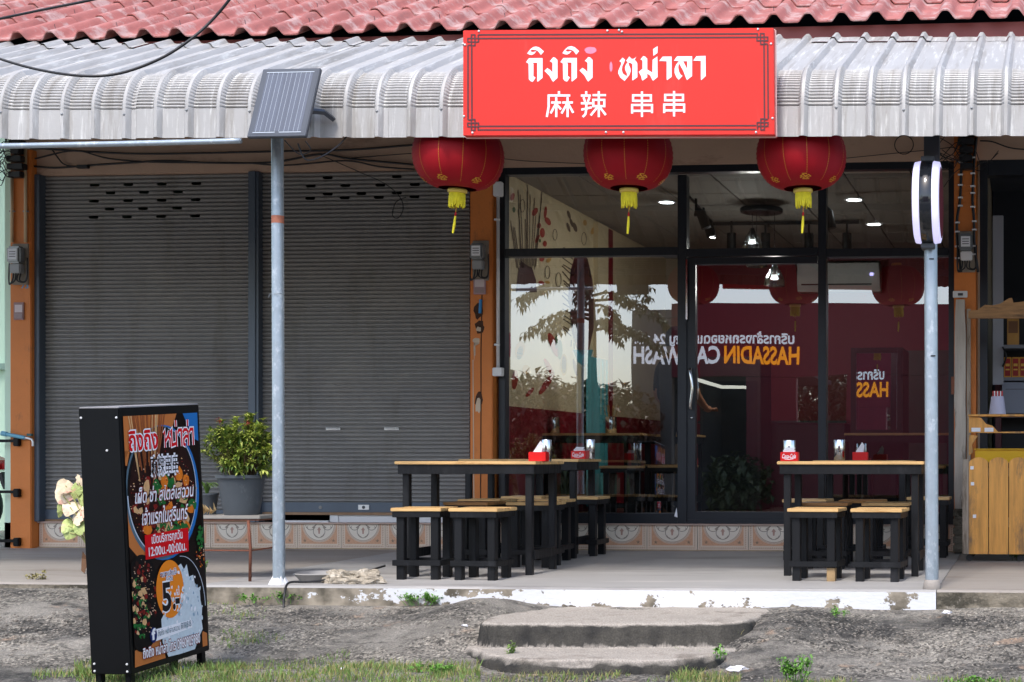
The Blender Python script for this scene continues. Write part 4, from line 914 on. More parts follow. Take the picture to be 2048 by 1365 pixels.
# table-top things
def napkin_box(px, Y, z, label, logo, rz=0, tissue=1):
    t = thing('napkin_box', label, 'napkin box', (X_(px, Y), Y, z), R(rz), 'red napkin boxes on the tables')
    w, d, h = .115, .085, .062
    mb = MB(); mb.box(-w/2, w/2, 0, d, 0, h); mb.build('box', M_redbox, t, bevel=.003)
    mb = MB()
    if tissue == 1:
        mb.add([(-.035, .03, h), (.02, .03, h), (.03, .045, h+.05), (.012, .04, h+.075), (-.01, .05, h+.04), (.025, .055, h)], [(0, 1, 2, 3), (0, 3, 4), (1, 5, 2), (0, 4, 5)])
    else:
        mb.box(-.042, .035, .022, .06, h-.002, h+.012).add([(-.04, .03, h+.013), (.03, .03, h+.013), (.035, .05, h+.028), (-.03, .05, h+.03)], [(0, 1, 2, 3)])
    mb.build('napkin', M_paper, t)
    if logo:
        mb = MB(); put_text(mb, 'Coca-Cola', -.045, .045, .02, .026, lambda a, b_: (a, -.0008, b_), 0, .02, .35)
        mb.stroke([(-.03, .016), (0, .013), (.03, .017)], .004, lambda a, b_: (a, -.0008, b_)); mb.build('script_logo', M_signwhite, t, orient=False)
    return t
def cup(px, Y, z, r, h, label):
    t = thing('steel_cup', label, 'cup', (X_(px, Y), Y, z), 0, 'steel cups on the tables')
    MB().lathe([(0, 0), (r-.002, 0), (r, .003), (r, h-.002), (r-.001, h), (r-.003, h), (r-.003, .01), (0, .008)], (0, 0, 0), 28).build('cup_wall', M_chrome, t, smooth=True, angle=40)
    return t
ZT = .745
napkin_box(1074, -2.15, ZT+fz(-2.2), 'plain red napkin box with a folded tissue on the left front table', False, 3)
napkin_box(1156, -.72, ZT+fz(-.8), 'red napkin box with white script on the table against the left glass', True, -2, 2)
napkin_box(1578, -2.1, ZT+fz(-2.2), 'red napkin box with white script on the right front table', True, 2, 2)
napkin_box(1720, -.72, .735+fz(-.8), 'plain red napkin box on the small table right of the door', False, 2, 1)
cup(1093, -2.0, ZT+fz(-2.2), .033, .145, 'tall steel cup behind the plain napkin box on the left front table')
cup(1181, -.62, ZT+fz(-.8), .033, .15, 'steel cup beside the scripted napkin box at the left glass')
cup(1579, -1.93, ZT+fz(-2.2), .041, .14, 'wide steel cup behind the scripted napkin box on the right front table')
cup(1679, -.66, .735+fz(-.8), .042, .155, 'steel cup on the small table right of the door')

# ------------------------------------------------------------------ light box advertising sign, lower left
def adsign():
    a_b = CAMPOS+ray(263, 1350)*(6.9/F_PX); a_t = CAMPOS+ray(240, 817)*(6.9/F_PX)
    t = thing('standing_light_box', 'tall black light box sign with a food poster standing at lower left', 'light box', a_b)
    hgt = (a_t-a_b).length
    # local frame: x = thickness to the left, y = along the poster, z = up
    t.rotation_mode = 'XYZ'; t.rotation_euler = (R(3.6), R(-.3), R(-3.3))
    Wd, Tk = .6, .21
    box('cabinet', -Tk, 0, 0, Wd, 0, hgt, M_blackpaint, t, .004)
    top = MB().box(-Tk+.004, -.004, .004, Wd-.004, hgt, hgt+.006).build('lid', mat('pale lid edge', srgb(150, 148, 150), .5), t)
    for (x_, y_) in ((-Tk+.025, .03), (-.03, .03), (-Tk+.025, Wd-.03), (-.03, Wd-.03)): MB().box(x_-.016, x_+.016, y_-.016, y_+.016, -.42, -.001).build('leg', M_blackpaint, t, bevel=.003)
    scw = MB().lathe([(0, -.004), (.005, -.003), (.006, 0)], (0, 0, 0), 8, axis='y').build('screw', M_screw, t)
    for i, (x_, z_) in enumerate(((-Tk+.014, hgt-.045), (-.014, hgt-.045), (-Tk+.02, .05), (-.02, .05), (-Tk+.02, .015), (-.02, .015), (-.07, hgt-.2))):
        o = scw if i == 0 else share(scw, 'screw', t); o.location = (x_, -.001, z_)
    # poster print
    u0, u1, v0, v1 = .022, Wd-.022, .03, hgt-.04
    PO = MB().quad((.003, u0, v0), (.003, u1, v0), (.003, u1, v1), (.003, u0, v1)).build('poster', flat('poster black', 24, 16, 15, rough=.3), t, orient=False)
    src = [(243, 97), (600, 66), (655, 1180), (300, 1296)]; dst = [(0, 1), (1, 1), (1, 0), (0, 0)]
    Aq, bq = [], []
    for (x_, y_), (u, v) in zip(src, dst):
        Aq += [[x_, y_, 1, 0, 0, 0, -u*x_, -u*y_], [0, 0, 0, x_, y_, 1, -v*x_, -v*y_]]; bq += [u, v]
    hq = np.linalg.solve(np.array(Aq, float), np.array(bq, float))
    def uv(x_, y_):
        k = hq[6]*x_+hq[7]*y_+1; return ((hq[0]*x_+hq[1]*y_+hq[2])/k, (hq[3]*x_+hq[4]*y_+hq[5])/k)
    lay = [0]
    def L():
        lay[0] += 12; e = .0032+.00012*lay[0]/6
        def f(x_, y_):
            u, v = uv(x_, y_); u = min(1, max(0, u)); v = min(1, max(0, v)); return (e, u0+u*(u1-u0), v0+v*(v1-v0))
        return f
    def LU():
        lay[0] += 2; e = .0032+.00012*lay[0]/6
        return lambda u, v: (e, u0+u*(u1-u0), v0+v*(v1-v0))
    rnd = random.Random(11)
    C_ = [flat('print wood', 196, 118, 62), flat('print blue', 36, 112, 184), flat('print dark broth', 40, 18, 16, var=.4, vs=30), flat('print green', 34, 104, 48, var=.4, vs=40), flat('print orange', 222, 122, 36, var=.2, vs=30), flat('print sesame', 226, 188, 160), flat('print skewer', 150, 84, 50, var=.2, vs=30), flat('print chili', 122, 30, 26, var=.3, vs=40),
          flat('print rice', 206, 218, 226, var=.08, vs=50), flat('print red', 214, 12, 26), flat('print white', 240, 240, 246), flat('print badge orange', 238, 136, 34), flat('print ink', 30, 26, 30), flat('print navy', 20, 38, 96), flat('print slate', 88, 112, 126), flat('print bowl black', 16, 14, 16), flat('print rim pale', 196, 206, 220), flat('print rice shade', 150, 176, 196, var=.1, vs=40), flat('print meat', 214, 170, 120, var=.2, vs=40)]
    g = MB(); f = L()
    g.poly([(243, 97), (500, 74), (480, 140), (420, 150), (300, 190), (252, 300)], f, 0); g.poly([(262, 540), (290, 560), (360, 760), (330, 780), (272, 715)], f, 0)
    g.poly([(246, 260), (275, 262), (262, 330), (250, 330)], f, 0)
    g.poly([(300, 1215), (350, 1180), (430, 1140), (450, 1246), (300, 1296)], f, 0); g.poly([(530, 73), (600, 66), (606, 200), (585, 190), (560, 140)], f, 1)
    g.poly([(628, 1110), (652, 1120), (655, 1180), (632, 1188)], f, 0)
    f = L(); E = lambda cx, cy, rx, ry, a0=0, a1=360, n=40: [(cx+rx*math.cos(R(a0+(a1-a0)*i/n)), cy+ry*math.sin(R(a0+(a1-a0)*i/n))) for i in range(n+1)]
    g.poly(E(434, 452, 176, 322)[:-1], f, 1); f = L(); g.poly(E(424, 452, 172, 318)[:-1], f, 14)
    f = L(); g.poly(E(430, 446, 168, 308)[:-1], f, 15); f = L(); g.stroke(E(430, 446, 166, 306, -80, 60), 3, f, 16); g.stroke(E(430, 446, 166, 306, 95, 175), 5, f, 16)
    f = L(); g.poly(E(430, 450, 158, 290)[:-1], f, 2)
    f = L()
    for k in range(22):                              # skewers
        x_ = 268+k*8.2; g.stroke([(x_+rnd.uniform(-4, 4), 92-k*.6), (322+k*4.0+rnd.uniform(-8, 8), 300+rnd.uniform(0, 110))], rnd.uniform(3.5, 6.5), f, rnd.choice((6, 6, 6, 0, 18)))
    f = L()
    def scatter(n, poly, size, mats, lay_f, asp=1.4):
        k = 0
        while k < n:
            x_ = rnd.uniform(poly[0], poly[2]); y_ = rnd.uniform(poly[1], poly[3])
            cx, cy = (poly[0]+poly[2])/2, (poly[1]+poly[3])/2
            if ((x_-cx)/(poly[2]-cx))**2+((y_-cy)/(poly[3]-cy))**2 > 1: continue
            s_ = rnd.uniform(.5, 1.2)*size; ee = k*1.2e-5; blob(g, x_, y_, s_, s_*asp, (lambda a, b_, ee=ee: (lambda q: (q[0]+ee, q[1], q[2]))(lay_f(a, b_))), rnd.choice(mats), 7, .5, rnd.random()*50); k += 1
    scatter(60, (285, 330, 575, 720), 16, (7, 7, 2, 18), f); f = L(); scatter(46, (360, 360, 590, 660), 17, (3, 3, 3, 4, 4, 18), f); f = L(); scatter(26, (400, 600, 560, 640), 12, (3,), f)
    f = L(); scatter(170, (270, 250, 600, 700), 3.0, (5, 5, 18, 7), f, 1.1)
    for (x_, y_, w_, h_, c) in ((440, 400, 18, 32, 4), (512, 362, 18, 30, 4), (545, 388, 16, 32, 4), (355, 430, 14, 40, 18), (360, 632, 22, 26, 4)): blob(g, x_, y_, w_, h_, f, c, 8, .4, x_)
    f = L(); g.poly(E(332, 985, 92, 235)[:-1], f, 15); f = L(); scatter(90, (272, 770, 405, 1160), 9, (7, 7, 2, 2, 15), f); f = L(); scatter(36, (280, 850, 370, 1150), 12, (3, 3, 18), f); scatter(110, (272, 770, 405, 1150), 2.6, (5, 5, 18), f, 1.1)
    f = L(); g.poly(E(520, 1010, 118, 262)[:-1], f, 15); f = L(); g.stroke(E(525, 1010, 116, 258, -95, -5), 2.6, f, 16)
    f = L(); g.poly([(505, 800), (520, 788), (535, 815), (548, 790), (560, 850), (580, 840), (590, 895), (612, 905), (616, 960), (624, 1000), (622, 1060), (628, 1100), (610, 1140), (590, 1200), (520, 1226), (460, 1240), (432, 1170), (425, 1060), (440, 1030), (520, 1000)], f, 8)
    f = L(); scatter(150, (430, 800, 625, 1215), 5, (8, 8, 17, 10), f, 2.2)
    scatter(60, (600, 760, 640, 620), 4, (3, 7, 5), f) if False else None
    f = L(); scatter(26, (598, 600, 634, 720), 7, (3, 3), f); scatter(40, (592, 700, 640, 800), 3.4, (5, 7, 4), f)
    f = L(); g.poly([(343, 657), (555, 614), (557, 728), (348, 775)], f, 9)
    f = L(); g.poly(E(466, 912, 67, 140)[:-1], f, 11)
    f = L(); g.poly([(385, 1112), (570, 1056), (577, 1066), (575, 1095), (392, 1168)], f, 10); f = L(); g.poly(E(386, 1136, 17, 38)[:-1], f, 13)
    g.build('food_print', C_, PO, orient=False)
    # lettering of the poster, in the poster's own unit square
    def T(body, pl, pr, hpx, mi_f, mi_o=None, bold=.02, ob=.075, shear=0., mi_s=None):
        (ua, va), (ub, vb) = uv(*pl), uv(*pr); (_, vc) = uv(pl[0], pl[1]-hpx); hv = vc-va
        for mi, bl in (((mi_o, ob),) if mi_o is not None else ())+((mi_f, bold),):
            tx = MB(); fl = LU(); put_text(tx, body, ua, ub, 0, hv, lambda a, b_: fl(a, va+(vb-va)*(a-ua)/(ub-ua)+b_), 0, bl, shear, (9e-6, 0, 0)); tx.build('lettering_outline' if mi == mi_o and bl == ob else 'lettering', C_[mi], PO, orient=False)
    T('ถิงถิง', (268, 258), (408, 240), 78, 9, 10, .028, .08); 
    (ua, va), (ub, vb) = uv(437, 238), uv(582, 220); (_, vc) = uv(437, 160); hv = vc-va
    G = {'h': (.95, [[(.0, .82), (.16, 1), (.16, 0)], [(.16, .36), (.5, .6), (.66, .74), (.78, 1)], [(.6, .66), (.86, .5), (.86, 0)]]), 'm': (.98, [[(.0, .9), (.18, 1), (.18, .12), (.82, .2)], [(.82, 1), (.82, 0)]]), 'a': (.72, [[(.06, .8), (.22, 1), (.6, 1), (.6, 0)]]),
         'l': (.98, [[(.08, .82), (.3, 1), (.66, 1), (.86, .84), (.86, 0)], [(.86, .56), (.5, .6), (.18, .42), (.18, .12), (.44, .04)]]), 't': (0, [[(-.16, 1.22), (-.16, 1.62)]])}
    word = 'hmtalta'; tw = sum(G[c][0] for c in word)
    for wd_, mi in ((.36, 10), (.2, 9)):             # the heading's second word in heavy rounded strokes
        fl = LU(); x_ = 0; kx = (ub-ua)/tw
        for c in word:
            mbl = MB()
            for st__ in G[c][1]: mbl.stroke(st__, wd_, lambda a, b_: fl(ua+(x_+a)*kx, va+(vb-va)*(x_+a)/tw+b_*hv), 0, (6e-6, 0, 0))
            mbl.build('letter' if mi == 9 else 'letter_outline', C_[mi], PO, orient=False); x_ += G[c][0]
    T('麻辣串串', (371, 366), (506, 348), 62, 12, 10, .0, .09)
    T('เผ็ด ซ่า สไตล์เสฉวน', (296, 508), (582, 462), 54, 10, 7, .015, .06, .25); T('เจ้าแรกในสุรินทร์', (330, 610), (556, 570), 60, 10, 7, .015, .06, .25)
    T('เปิดบริการทุกวัน', (377, 697), (526, 666), 36, 10, None, .015); T('12:00น.-00:00น.', (363, 758), (545, 722), 38, 10, None, .015)
    T('ชวนชวนเสียบไม้', (418, 857), (498, 838), 22, 13, 10, .01, .09); T('เริ่มต้น', (445, 876), (480, 868), 18, 13, 10, .01, .09)
    T('5', (430, 1018), (474, 1008), 118, 12, 10, .03, .07); T('.-', (480, 1005), (514, 998), 90, 12, 10, .05, .08); T('/ไม้', (493, 942), (512, 938), 22, 10, None, .03)
    T('f', (377, 1160), (397, 1152), 44, 10, None, .05); T('ถิงถิง หม่าล่าเสฉวน 麻辣串串', (408, 1142), (570, 1088), 24, 14, None, .0)
    T('ถิงถิง หม่าล่า โทร 0960905980', (335, 1252), (614, 1166), 42, 10, 7, .025, .08)
    return t
adsign()

# ------------------------------------------------------------------ plants, rocks, small yard things
def leaf(mb, base, d, L, w, mi=0, up=Vector((0, 0, 1)), droop=.25, fold=.15):
    d = d.normalized(); sd_ = d.cross(up); sd_ = sd_.normalized() if sd_.length > 1e-4 else Vector((1, 0, 0)); nn = sd_.cross(d).normalized()
    b_ = Vector(base); m = b_+d*L*.5+nn*L*.04; t_ = b_+d*L-nn*L*droop
    mb.add([b_, m+sd_*w/2+nn*w*fold, t_, m-sd_*w/2+nn*w*fold, m], [(0, 4, 1), (1, 4, 2), (0, 3, 4), (4, 3, 2)], mi)
def rdir(rnd, zmin=-1):
    while True:
        v = Vector((rnd.uniform(-1, 1), rnd.uniform(-1, 1), rnd.uniform(zmin, 1)))
        if .1 < v.length < 1: return v.normalized()
# potted ixora on a rusty rod table
YT = -2.62; ztab = Z_(480, 1030, YT)
mt = thing('plant_stand', 'rusty rod table with a worn grey board top under the potted shrub', 'stand', (X_(460, YT), YT, fz(YT)))
txl, txr = X_(330, YT)-mt.location.x, X_(543, YT)-mt.location.x; hz = ztab-mt.location.z
MB().box(txl, txr, -.14, .16, hz-.022, hz).build('table_board', M_tabletopgrey, mt, bevel=.004)
MB().box(txl+.01, txr-.01, -.13, .15, hz-.032, hz-.023).build('top_frame', M_rust, mt)
for (x_, y_) in ((txl+.03, -.12), (txl+.03, .14), (txr-.07, -.13), (txr-.02, .13)):
    MB().tube([(x_-.01, y_, hz-.03), (x_+.004, y_, hz*.5), (x_+.006, y_-.01, -.01)], .0095, 8).build('leg', M_rust, mt, smooth=True)
MB().tube([(txl+.03, -.12, .19), (txr-.066, -.13, .19), (txr-.016, .13, .2)], .006, 6).build('stretcher', M_rust, mt)
pt = thing('potted_shrub', 'bushy green shrub in a dark grey tapered pot on the rusty stand', 'potted plant', (X_(483, YT), YT, ztab))
MB().lathe([(0, .0), (.1, .0), (.103, .008), (.112, .05), (.138, .22), (.142, .232), (.152, .234), (.153, .252), (.146, .255), (.134, .25), (.128, .2), (0, .19)], (0, 0, 0), 36).build('pot', M_pot, pt, smooth=True, angle=35)
MB().lathe([(0, .235), (.13, .23)], (0, 0, 0), 20).build('soil', M_soil, pt)
rnd = random.Random(21); stems = MB(); fol = MB(); tips = []
for k in range(120):
    a = rnd.uniform(0, 2*math.pi); rad = .235*math.sqrt(rnd.random()); hgt = .3+.34*math.sqrt(max(0, 1-(rad/.26)**2))*rnd.uniform(.55, 1.05)
    if rnd.random() < .35: hgt = rnd.uniform(.27, .4)
    p1 = Vector((rad*math.cos(a)*1.02, rad*math.sin(a)*.8, hgt)); p0 = Vector((.05*math.cos(a), .05*math.sin(a), .23))
    mid = p0.lerp(p1, .55)+Vector((rnd.uniform(-.02, .02), rnd.uniform(-.02, .02), .02)); stems.tube([p0, mid, p1], [.003, .0022, .0014], 5); tips.append((p0, mid, p1))
for (p0, mid, p1) in tips:
    for j in range(30):
        t_ = rnd.uniform(.35, 1.02); b_ = mid.lerp(p1, (t_-.35)/.67) if t_ > .35 else mid
        d = ((p1-mid).normalized()*.6+rdir(rnd)*1.0+Vector((0, 0, .25))).normalized(); leaf(fol, b_+rdir(rnd)*.008, d, rnd.uniform(.035, .062), rnd.uniform(.012, .019), rnd.choice((0, 0, 1, 1, 2)))
    for j in range(9):
        a = 2*math.pi*j/9; leaf(fol, p1, Vector((math.cos(a), math.sin(a), rnd.uniform(.3, 1.1))), rnd.uniform(.035, .055), .014, rnd.choice((2, 2, 0)))
for (hx_, hz_) in ((-.13, .575), (.06, .62), (.1, .55)):
    stems.tube([(hx_*.6, 0, .4), (hx_, -.02, hz_)], [.004, .002], 5)
    for j in range(30): leaf(fol, (hx_+rnd.uniform(-.01, .01), -.02, hz_-rnd.uniform(0, .12)), rdir(rnd, -.2), .04, .013, rnd.choice((2, 0)))
fol.build('foliage', [M_leaf, M_leafd, M_leafy], pt); stems.build('stem', M_stem, pt)
fl = MB()
for (hx_, hz_) in ((-.13, .6), (.055, .585)):
    for j in range(46): p = Vector((hx_, -.03, hz_))+rdir(rnd)*.024*rnd.random(); leaf(fl, p, rdir(rnd), .012, .007)
fl.build('blossom', M_flower, pt)
sp_ = thing('small_pot', 'small black pot with thin grassy leaves behind the food poster', 'potted plant', (X_(414, YT+.02), YT+.02, ztab))
MB().lathe([(0, 0), (.052, 0), (.066, .12), (.07, .125), (.07, .137), (.062, .137), (.055, .1), (0, .09)], (0, 0, 0), 24).build('pot', M_pot, sp_, smooth=True, angle=35)
gl = MB()
for k in range(14):
    a = rnd.uniform(0, 6.28); gl.tube(smoothpath([(0, 0, .11), (.03*math.cos(a), .03*math.sin(a), .2), (.09*math.cos(a), .06*math.sin(a), .2+rnd.uniform(-.04, .03))], 4), .0028, 4)
gl.build('grassy_leaves', M_leafd, sp_)
dl = thing('dry_leaf', 'curled pale dry leaves lying beside the small pot', 'dry leaf', (X_(414, YT-.1), YT-.1, ztab))
mb = MB()
for k in range(5): leaf(mb, (rnd.uniform(-.05, .04), rnd.uniform(-.02, .02), .004), Vector((rnd.uniform(-.5, .5), .1, 1)), rnd.uniform(.05, .09), .035, 0, Vector((1, 0, .2)), .3)
mb.build('leaf_blade', mat('pale dry leaf', srgb(196, 168, 122), .8, var=.2), dl)
# caladium behind the light box
ca = thing('caladium_plant', 'caladium with cream and pink leaves peeking out left of the food poster', 'potted plant', (X_(172, -2.3), -2.3, fz(-2.3)))
M_calw = mat('cream caladium leaf', srgb(226, 208, 178), .5, var=.2, vs=14, dirt=(srgb(214, 128, 122), .3, 10, (1, 1, 1))); M_calg = mat('green caladium leaf', srgb(176, 190, 118), .5, var=.25, vs=12, dirt=(srgb(104, 128, 66), .3, 14, (1, 1, 1)), dirt2=(srgb(222, 150, 140), .22, 9, (1, 1, 1)))
cs = MB(); 
def heart(name, c, L, Wd_, yaw, pitch, roll, m):
    mb = MB(); n = 22; out = []
    for i in range(n):
        t_ = 2*math.pi*i/n; x_ = Wd_*.5*math.sin(t_)*(1+.25*math.cos(t_)); z_ = L*(.5*math.cos(t_)+.12*abs(math.sin(t_))-(.1 if abs(t_) < .3 or abs(t_-2*math.pi) < .3 else 0)); out.append((x_, .22*abs(x_)+.5*z_*z_/L+.006*math.sin(i*2.6), z_))
    mb.v = [(0, 0, 0)]+out; mb.f = [(0, 1+i, 1+(i+1) % n) for i in range(n)]; mb.m = [0]*n
    o = mb.build(name, m, ca, smooth=True); o.location = c; o.rotation_euler = (pitch, roll, yaw); return o
for (px, py, L, w, yw, pi_, ro, m) in ((131, 972, .15, .12, .3, -.9, .6, M_calw), (126, 992, .12, .13, .2, -.25, .4, M_calw), (158, 966, .12, .08, -.3, -.2, 2.8, M_calw), (150, 985, .12, .08, 0, .2, .5, M_calg), (140, 1015, .13, .11, .3, -.5, .3, M_calw), (122, 1022, .1, .05, .9, 0, .2, M_calg), (154, 1035, .12, .12, -.2, -.4, -.3, M_calw), (136, 1052, .12, .09, .3, -.6, .5, M_calg), (158, 1055, .11, .12, 0, -.3, -.2, M_calg), (140, 1066, .1, .1, .5, -.2, .4, M_calg), (163, 1020, .12, .1, -.4, -.3, -.5, M_calw), (165, 1000, .13, .1, -.3, 0, 0, M_calg)):
    p = at(px, py, -2.36)-ca.location; heart('leaf', p, L, w, yw, pi_, ro, m); cs.tube(smoothpath([(.02, 0, .16), (p.x*.5+.02, p.y*.5, p.z*.6+.08), p], 4), .004, 5)
cs.build('stalk', mat('pale stalk', srgb(170, 170, 110), .6), ca)
MB().lathe([(0, 0), (.09, 0), (.12, .17), (.125, .18), (.115, .18), (.1, .15), (0, .14)], (.2, 0, 0), 24).build('pot', M_pot, ca, smooth=True, angle=35)
MB().add([(-.02, -.02, .02), (.01, -.03, .0), (.02, 0, .09), (-.03, 0, .1), (-.01, -.02, .15)], [(0, 1, 2, 3), (3, 2, 4)]).build('dead_leaf', mat('brown dead leaf', srgb(92, 66, 46), .9, var=.3), ca)
# lump of broken concrete, shallow dish
def rock(name, label, cat, c, s, seed, m, amp=.35, sub=4):
    me = bpy.data.meshes.new(name); bm = bmesh.new(); bmesh.ops.create_icosphere(bm, subdivisions=sub, radius=1)
    for v in bm.verts:
        p = v.co; k = 1+amp*mnoise.noise(p*1.3+Vector((seed, 0, 0)))+amp*.45*mnoise.noise(p*3.7+Vector((seed, 3, 0)))+amp*.25*mnoise.noise(p*11+Vector((seed, 5, 1)))
        v.co = Vector((p.x*k*s[0], p.y*k*s[1], max(-s[2]*.55, p.z*k*s[2])))
    bm.to_mesh(me); bm.free(); me.materials.append(m); o = bpy.data.objects.new(name, me); COL.objects.link(o); o.location = c
    return tag(o, label, cat)
M_rubble = mat('pebbly concrete lump', srgb(160, 150, 134), .9, var=.3, vs=26, bump=.9, bs=34, dirt=(srgb(206, 198, 184), .3, 20, (1, 1, 1)), dirt2=(srgb(104, 96, 86), .25, 9, (1, 1, 1)))
q = at(712, 1155, -2.82); rock('concrete_lump', 'jagged lump of broken pebbly concrete lying on the porch edge', 'rubble', (q.x+.03, -2.82, fz(-2.8)+.028), (.15, .09, .055), 3, M_rubble, .55)
rock('concrete_chunk', 'darker small chunk of concrete leaning on the larger pale lump', 'rubble', (q.x-.13, -2.8, fz(-2.8)+.025), (.085, .07, .05), 8, M_rubble, .5)
dq = X_(640, -2.72); dish = thing('shallow_dish', 'shallow grey cement dish on the porch beside the concrete lump', 'dish', (dq, -2.72, fz(-2.7)))
MB().lathe([(0, 0), (.11, .0), (.15, .045), (.158, .05), (.15, .056), (.135, .05), (.1, .016), (0, .012)], (0, 0, 0), 30).build('bowl', mat('grey cement', srgb(150, 148, 146), .7, var=.12), dish, smooth=True, angle=40)

# grass, weeds, litter
rnd = random.Random(4); gr = MB(); dry = MB()
def blade(mb, x_, y_, h_, w_):
    z_ = ground_h(x_, y_)-.004; a = rnd.uniform(0, 6.28); lx, ly = rnd.uniform(-.6, .6)*h_, rnd.uniform(-.6, .6)*h_; wx, wy = w_*math.cos(a), w_*math.sin(a)
    mb.add([(x_-wx, y_-wy, z_), (x_+wx, y_+wy, z_), (x_+lx*.45+wx*.6, y_+ly*.45+wy*.6, z_+h_*.6), (x_+lx*.45-wx*.6, y_+ly*.45-wy*.6, z_+h_*.6), (x_+lx, y_+ly, z_+h_*.9)], [(0, 1, 2, 3), (3, 2, 4)], 0)
def patch(px0, px1, py0, py1, n, h_, hole=.0, drypart=.25):
    k = 0; tries = 0
    while k < n and tries < n*6:
        tries += 1; px, py = rnd.uniform(px0, px1), rnd.uniform(py0, py1); zz_ = -.33; q = atz(px, py, zz_)
        if mnoise.noise((q.x*1.7, q.y*3.2, 4))+.35*mnoise.noise((q.x*6, q.y*7, 8)) < hole: continue
        blade(dry if rnd.random() < drypart else gr, q.x, q.y, h_*rnd.uniform(.5, 1.3), rnd.uniform(.0014, .003)); k += 1
patch(150, 480, 1326, 1420, 5200, .05, -.25); patch(60, 260, 1340, 1440, 1800, .045, -.1); patch(400, 960, 1330, 1420, 9000, .042, -.15, .4); patch(900, 1420, 1346, 1420, 3600, .035, .0, .6); patch(1350, 1480, 1305, 1400, 1700, .05, -.05, .5); patch(1480, 2048, 1350, 1430, 2600, .035, .15, .4); patch(410, 530, 1255, 1310, 260, .03, .1); patch(440, 700, 1290, 1330, 500, .03, .1)
tag(gr.build('grass', M_grass, orient=False), 'patchy green grass along the foot of the slope', 'grass', kind='stuff'); tag(dry.build('dry_grass', M_straw, orient=False), 'dry straw-coloured grass mixed along the foot of the slope', 'grass', kind='stuff')
def weed(px, py, z, w, h_, n, lab, base=None, m=M_weed, Ls=.024):
    q = atz(px, py, z) if base is None else Vector(base); o = thing('weed', lab, 'weed', q); mb = MB(); sm_ = MB()
    for k in range(max(4, n//14)):
        a = rnd.uniform(0, 6.28); p = Vector((rnd.uniform(-w, w), rnd.uniform(-.04, .04), rnd.uniform(.3, 1)*h_)); sm_.tube([(p.x*.6, p.y*.5, -.01), p], .0015, 4)
        for j in range(14): leaf(mb, p*rnd.uniform(.5, 1)+rdir(rnd)*.012, rdir(rnd, -.1), Ls*rnd.uniform(.6, 1.3), Ls*.6)
    mb.build('leaves', m, o); sm_.build('stalk', m, o); return o
weed(580, 1205, -.13, .1, .06, 110, 'low weed sprouting at the kerb foot near the left pole'); weed(840, 1208, -.13, .13, .07, 200, 'broad weed clump at the foot of the peeling white kerb'); weed(505, 1203, -.12, .12, .045, 90, 'weed growing on the dark end of the kerb')
weed(1590, 1362, -.34, .09, .12, 300, 'bright green leafy weed at the bottom edge, right of the steps'); weed(1440, 1315, -.28, .05, .07, 80, 'small weed beside the right end of the lower step'); weed(1680, 1232, -.14, .06, .03, 50, 'tiny weed under the right part of the white kerb')
weed(2035, 1125, -.02, .06, .12, 100, 'dark leafy weed beside the wooden counter', m=M_leafd, Ls=.04); weed(75, 1163, -.04, .1, .05, 90, 'thin dry weed on the left porch edge', m=M_straw); weed(412, 1145, -.02, .03, .08, 40, 'weed stem beside the right edge of the food poster')
weed(1020, 1318, -.3, .03, .1, 30, 'thin grassy weed before the lower step', m=M_grass); weed(865, 1352, -.34, .14, .06, 140, 'weed clump in the grass left of the steps'); weed(1960, 1372, -.36, .2, .05, 120, 'weed at the bottom right corner')
M_litter = mat('crumpled white paper', srgb(226, 226, 232), .8, var=.05)
for i, (px, py, s_) in enumerate(((366, 1346, .02), (1893, 1222, .018), (1420, 1228, .012), (1475, 1345, .03), (690, 1345, .014), (930, 1312, .012))):
    q = atz(px, py, -.35 if py > 1300 else -.14); z_ = max(ground_h(q.x, q.y), -.5)
    rock('litter', ['crumpled white paper by the food poster legs', 'ball of white paper right of the pole foot', 'scrap of foil on the upper step', 'grey plastic scrap at the bottom below the steps', 'white scrap in the grass', 'pale chip left of the lower step'][i], 'litter', (q.x, q.y, z_+s_*.4), (s_*1.4, s_, s_*.6), i*3+1, M_litter, .8, 2)
# small stones on the slope
stn = MB()
ico = bmesh.new(); bmesh.ops.create_icosphere(ico, subdivisions=1, radius=1); iv = [v.co.copy() for v in ico.verts]; ifc = [tuple(v.index for v in f.verts) for f in ico.faces]; ico.free()
for k in range(9000):
    x_, y_ = rnd.uniform(-9, .8), YE-.05-abs(rnd.gauss(0, .45))
    if mnoise.noise((x_*1.1+4, y_*2.3, 9)) < .02 and rnd.random() < .88: continue
    if y_ < -4.3: continue
    if o2[1][0]-.02 < x_ < o2[-1][0]+.02: continue
    s_ = .004+.011*rnd.random()**2; a = rnd.uniform(0, 6); z_ = ground_h(x_, y_)
    stn.add([(x_+s_*(v.x*math.cos(a)-v.y*.8*math.sin(a)), y_+s_*(v.x*math.sin(a)+v.y*.8*math.cos(a)), z_+s_*.55*v.z) for v in iv], ifc)
tag(stn.build('gravel', mat('slope pebbles', srgb(122, 116, 108), .9, var=.6, vs=55), orient=False), 'loose pebbles on the broken slope', 'gravel', kind='stuff')

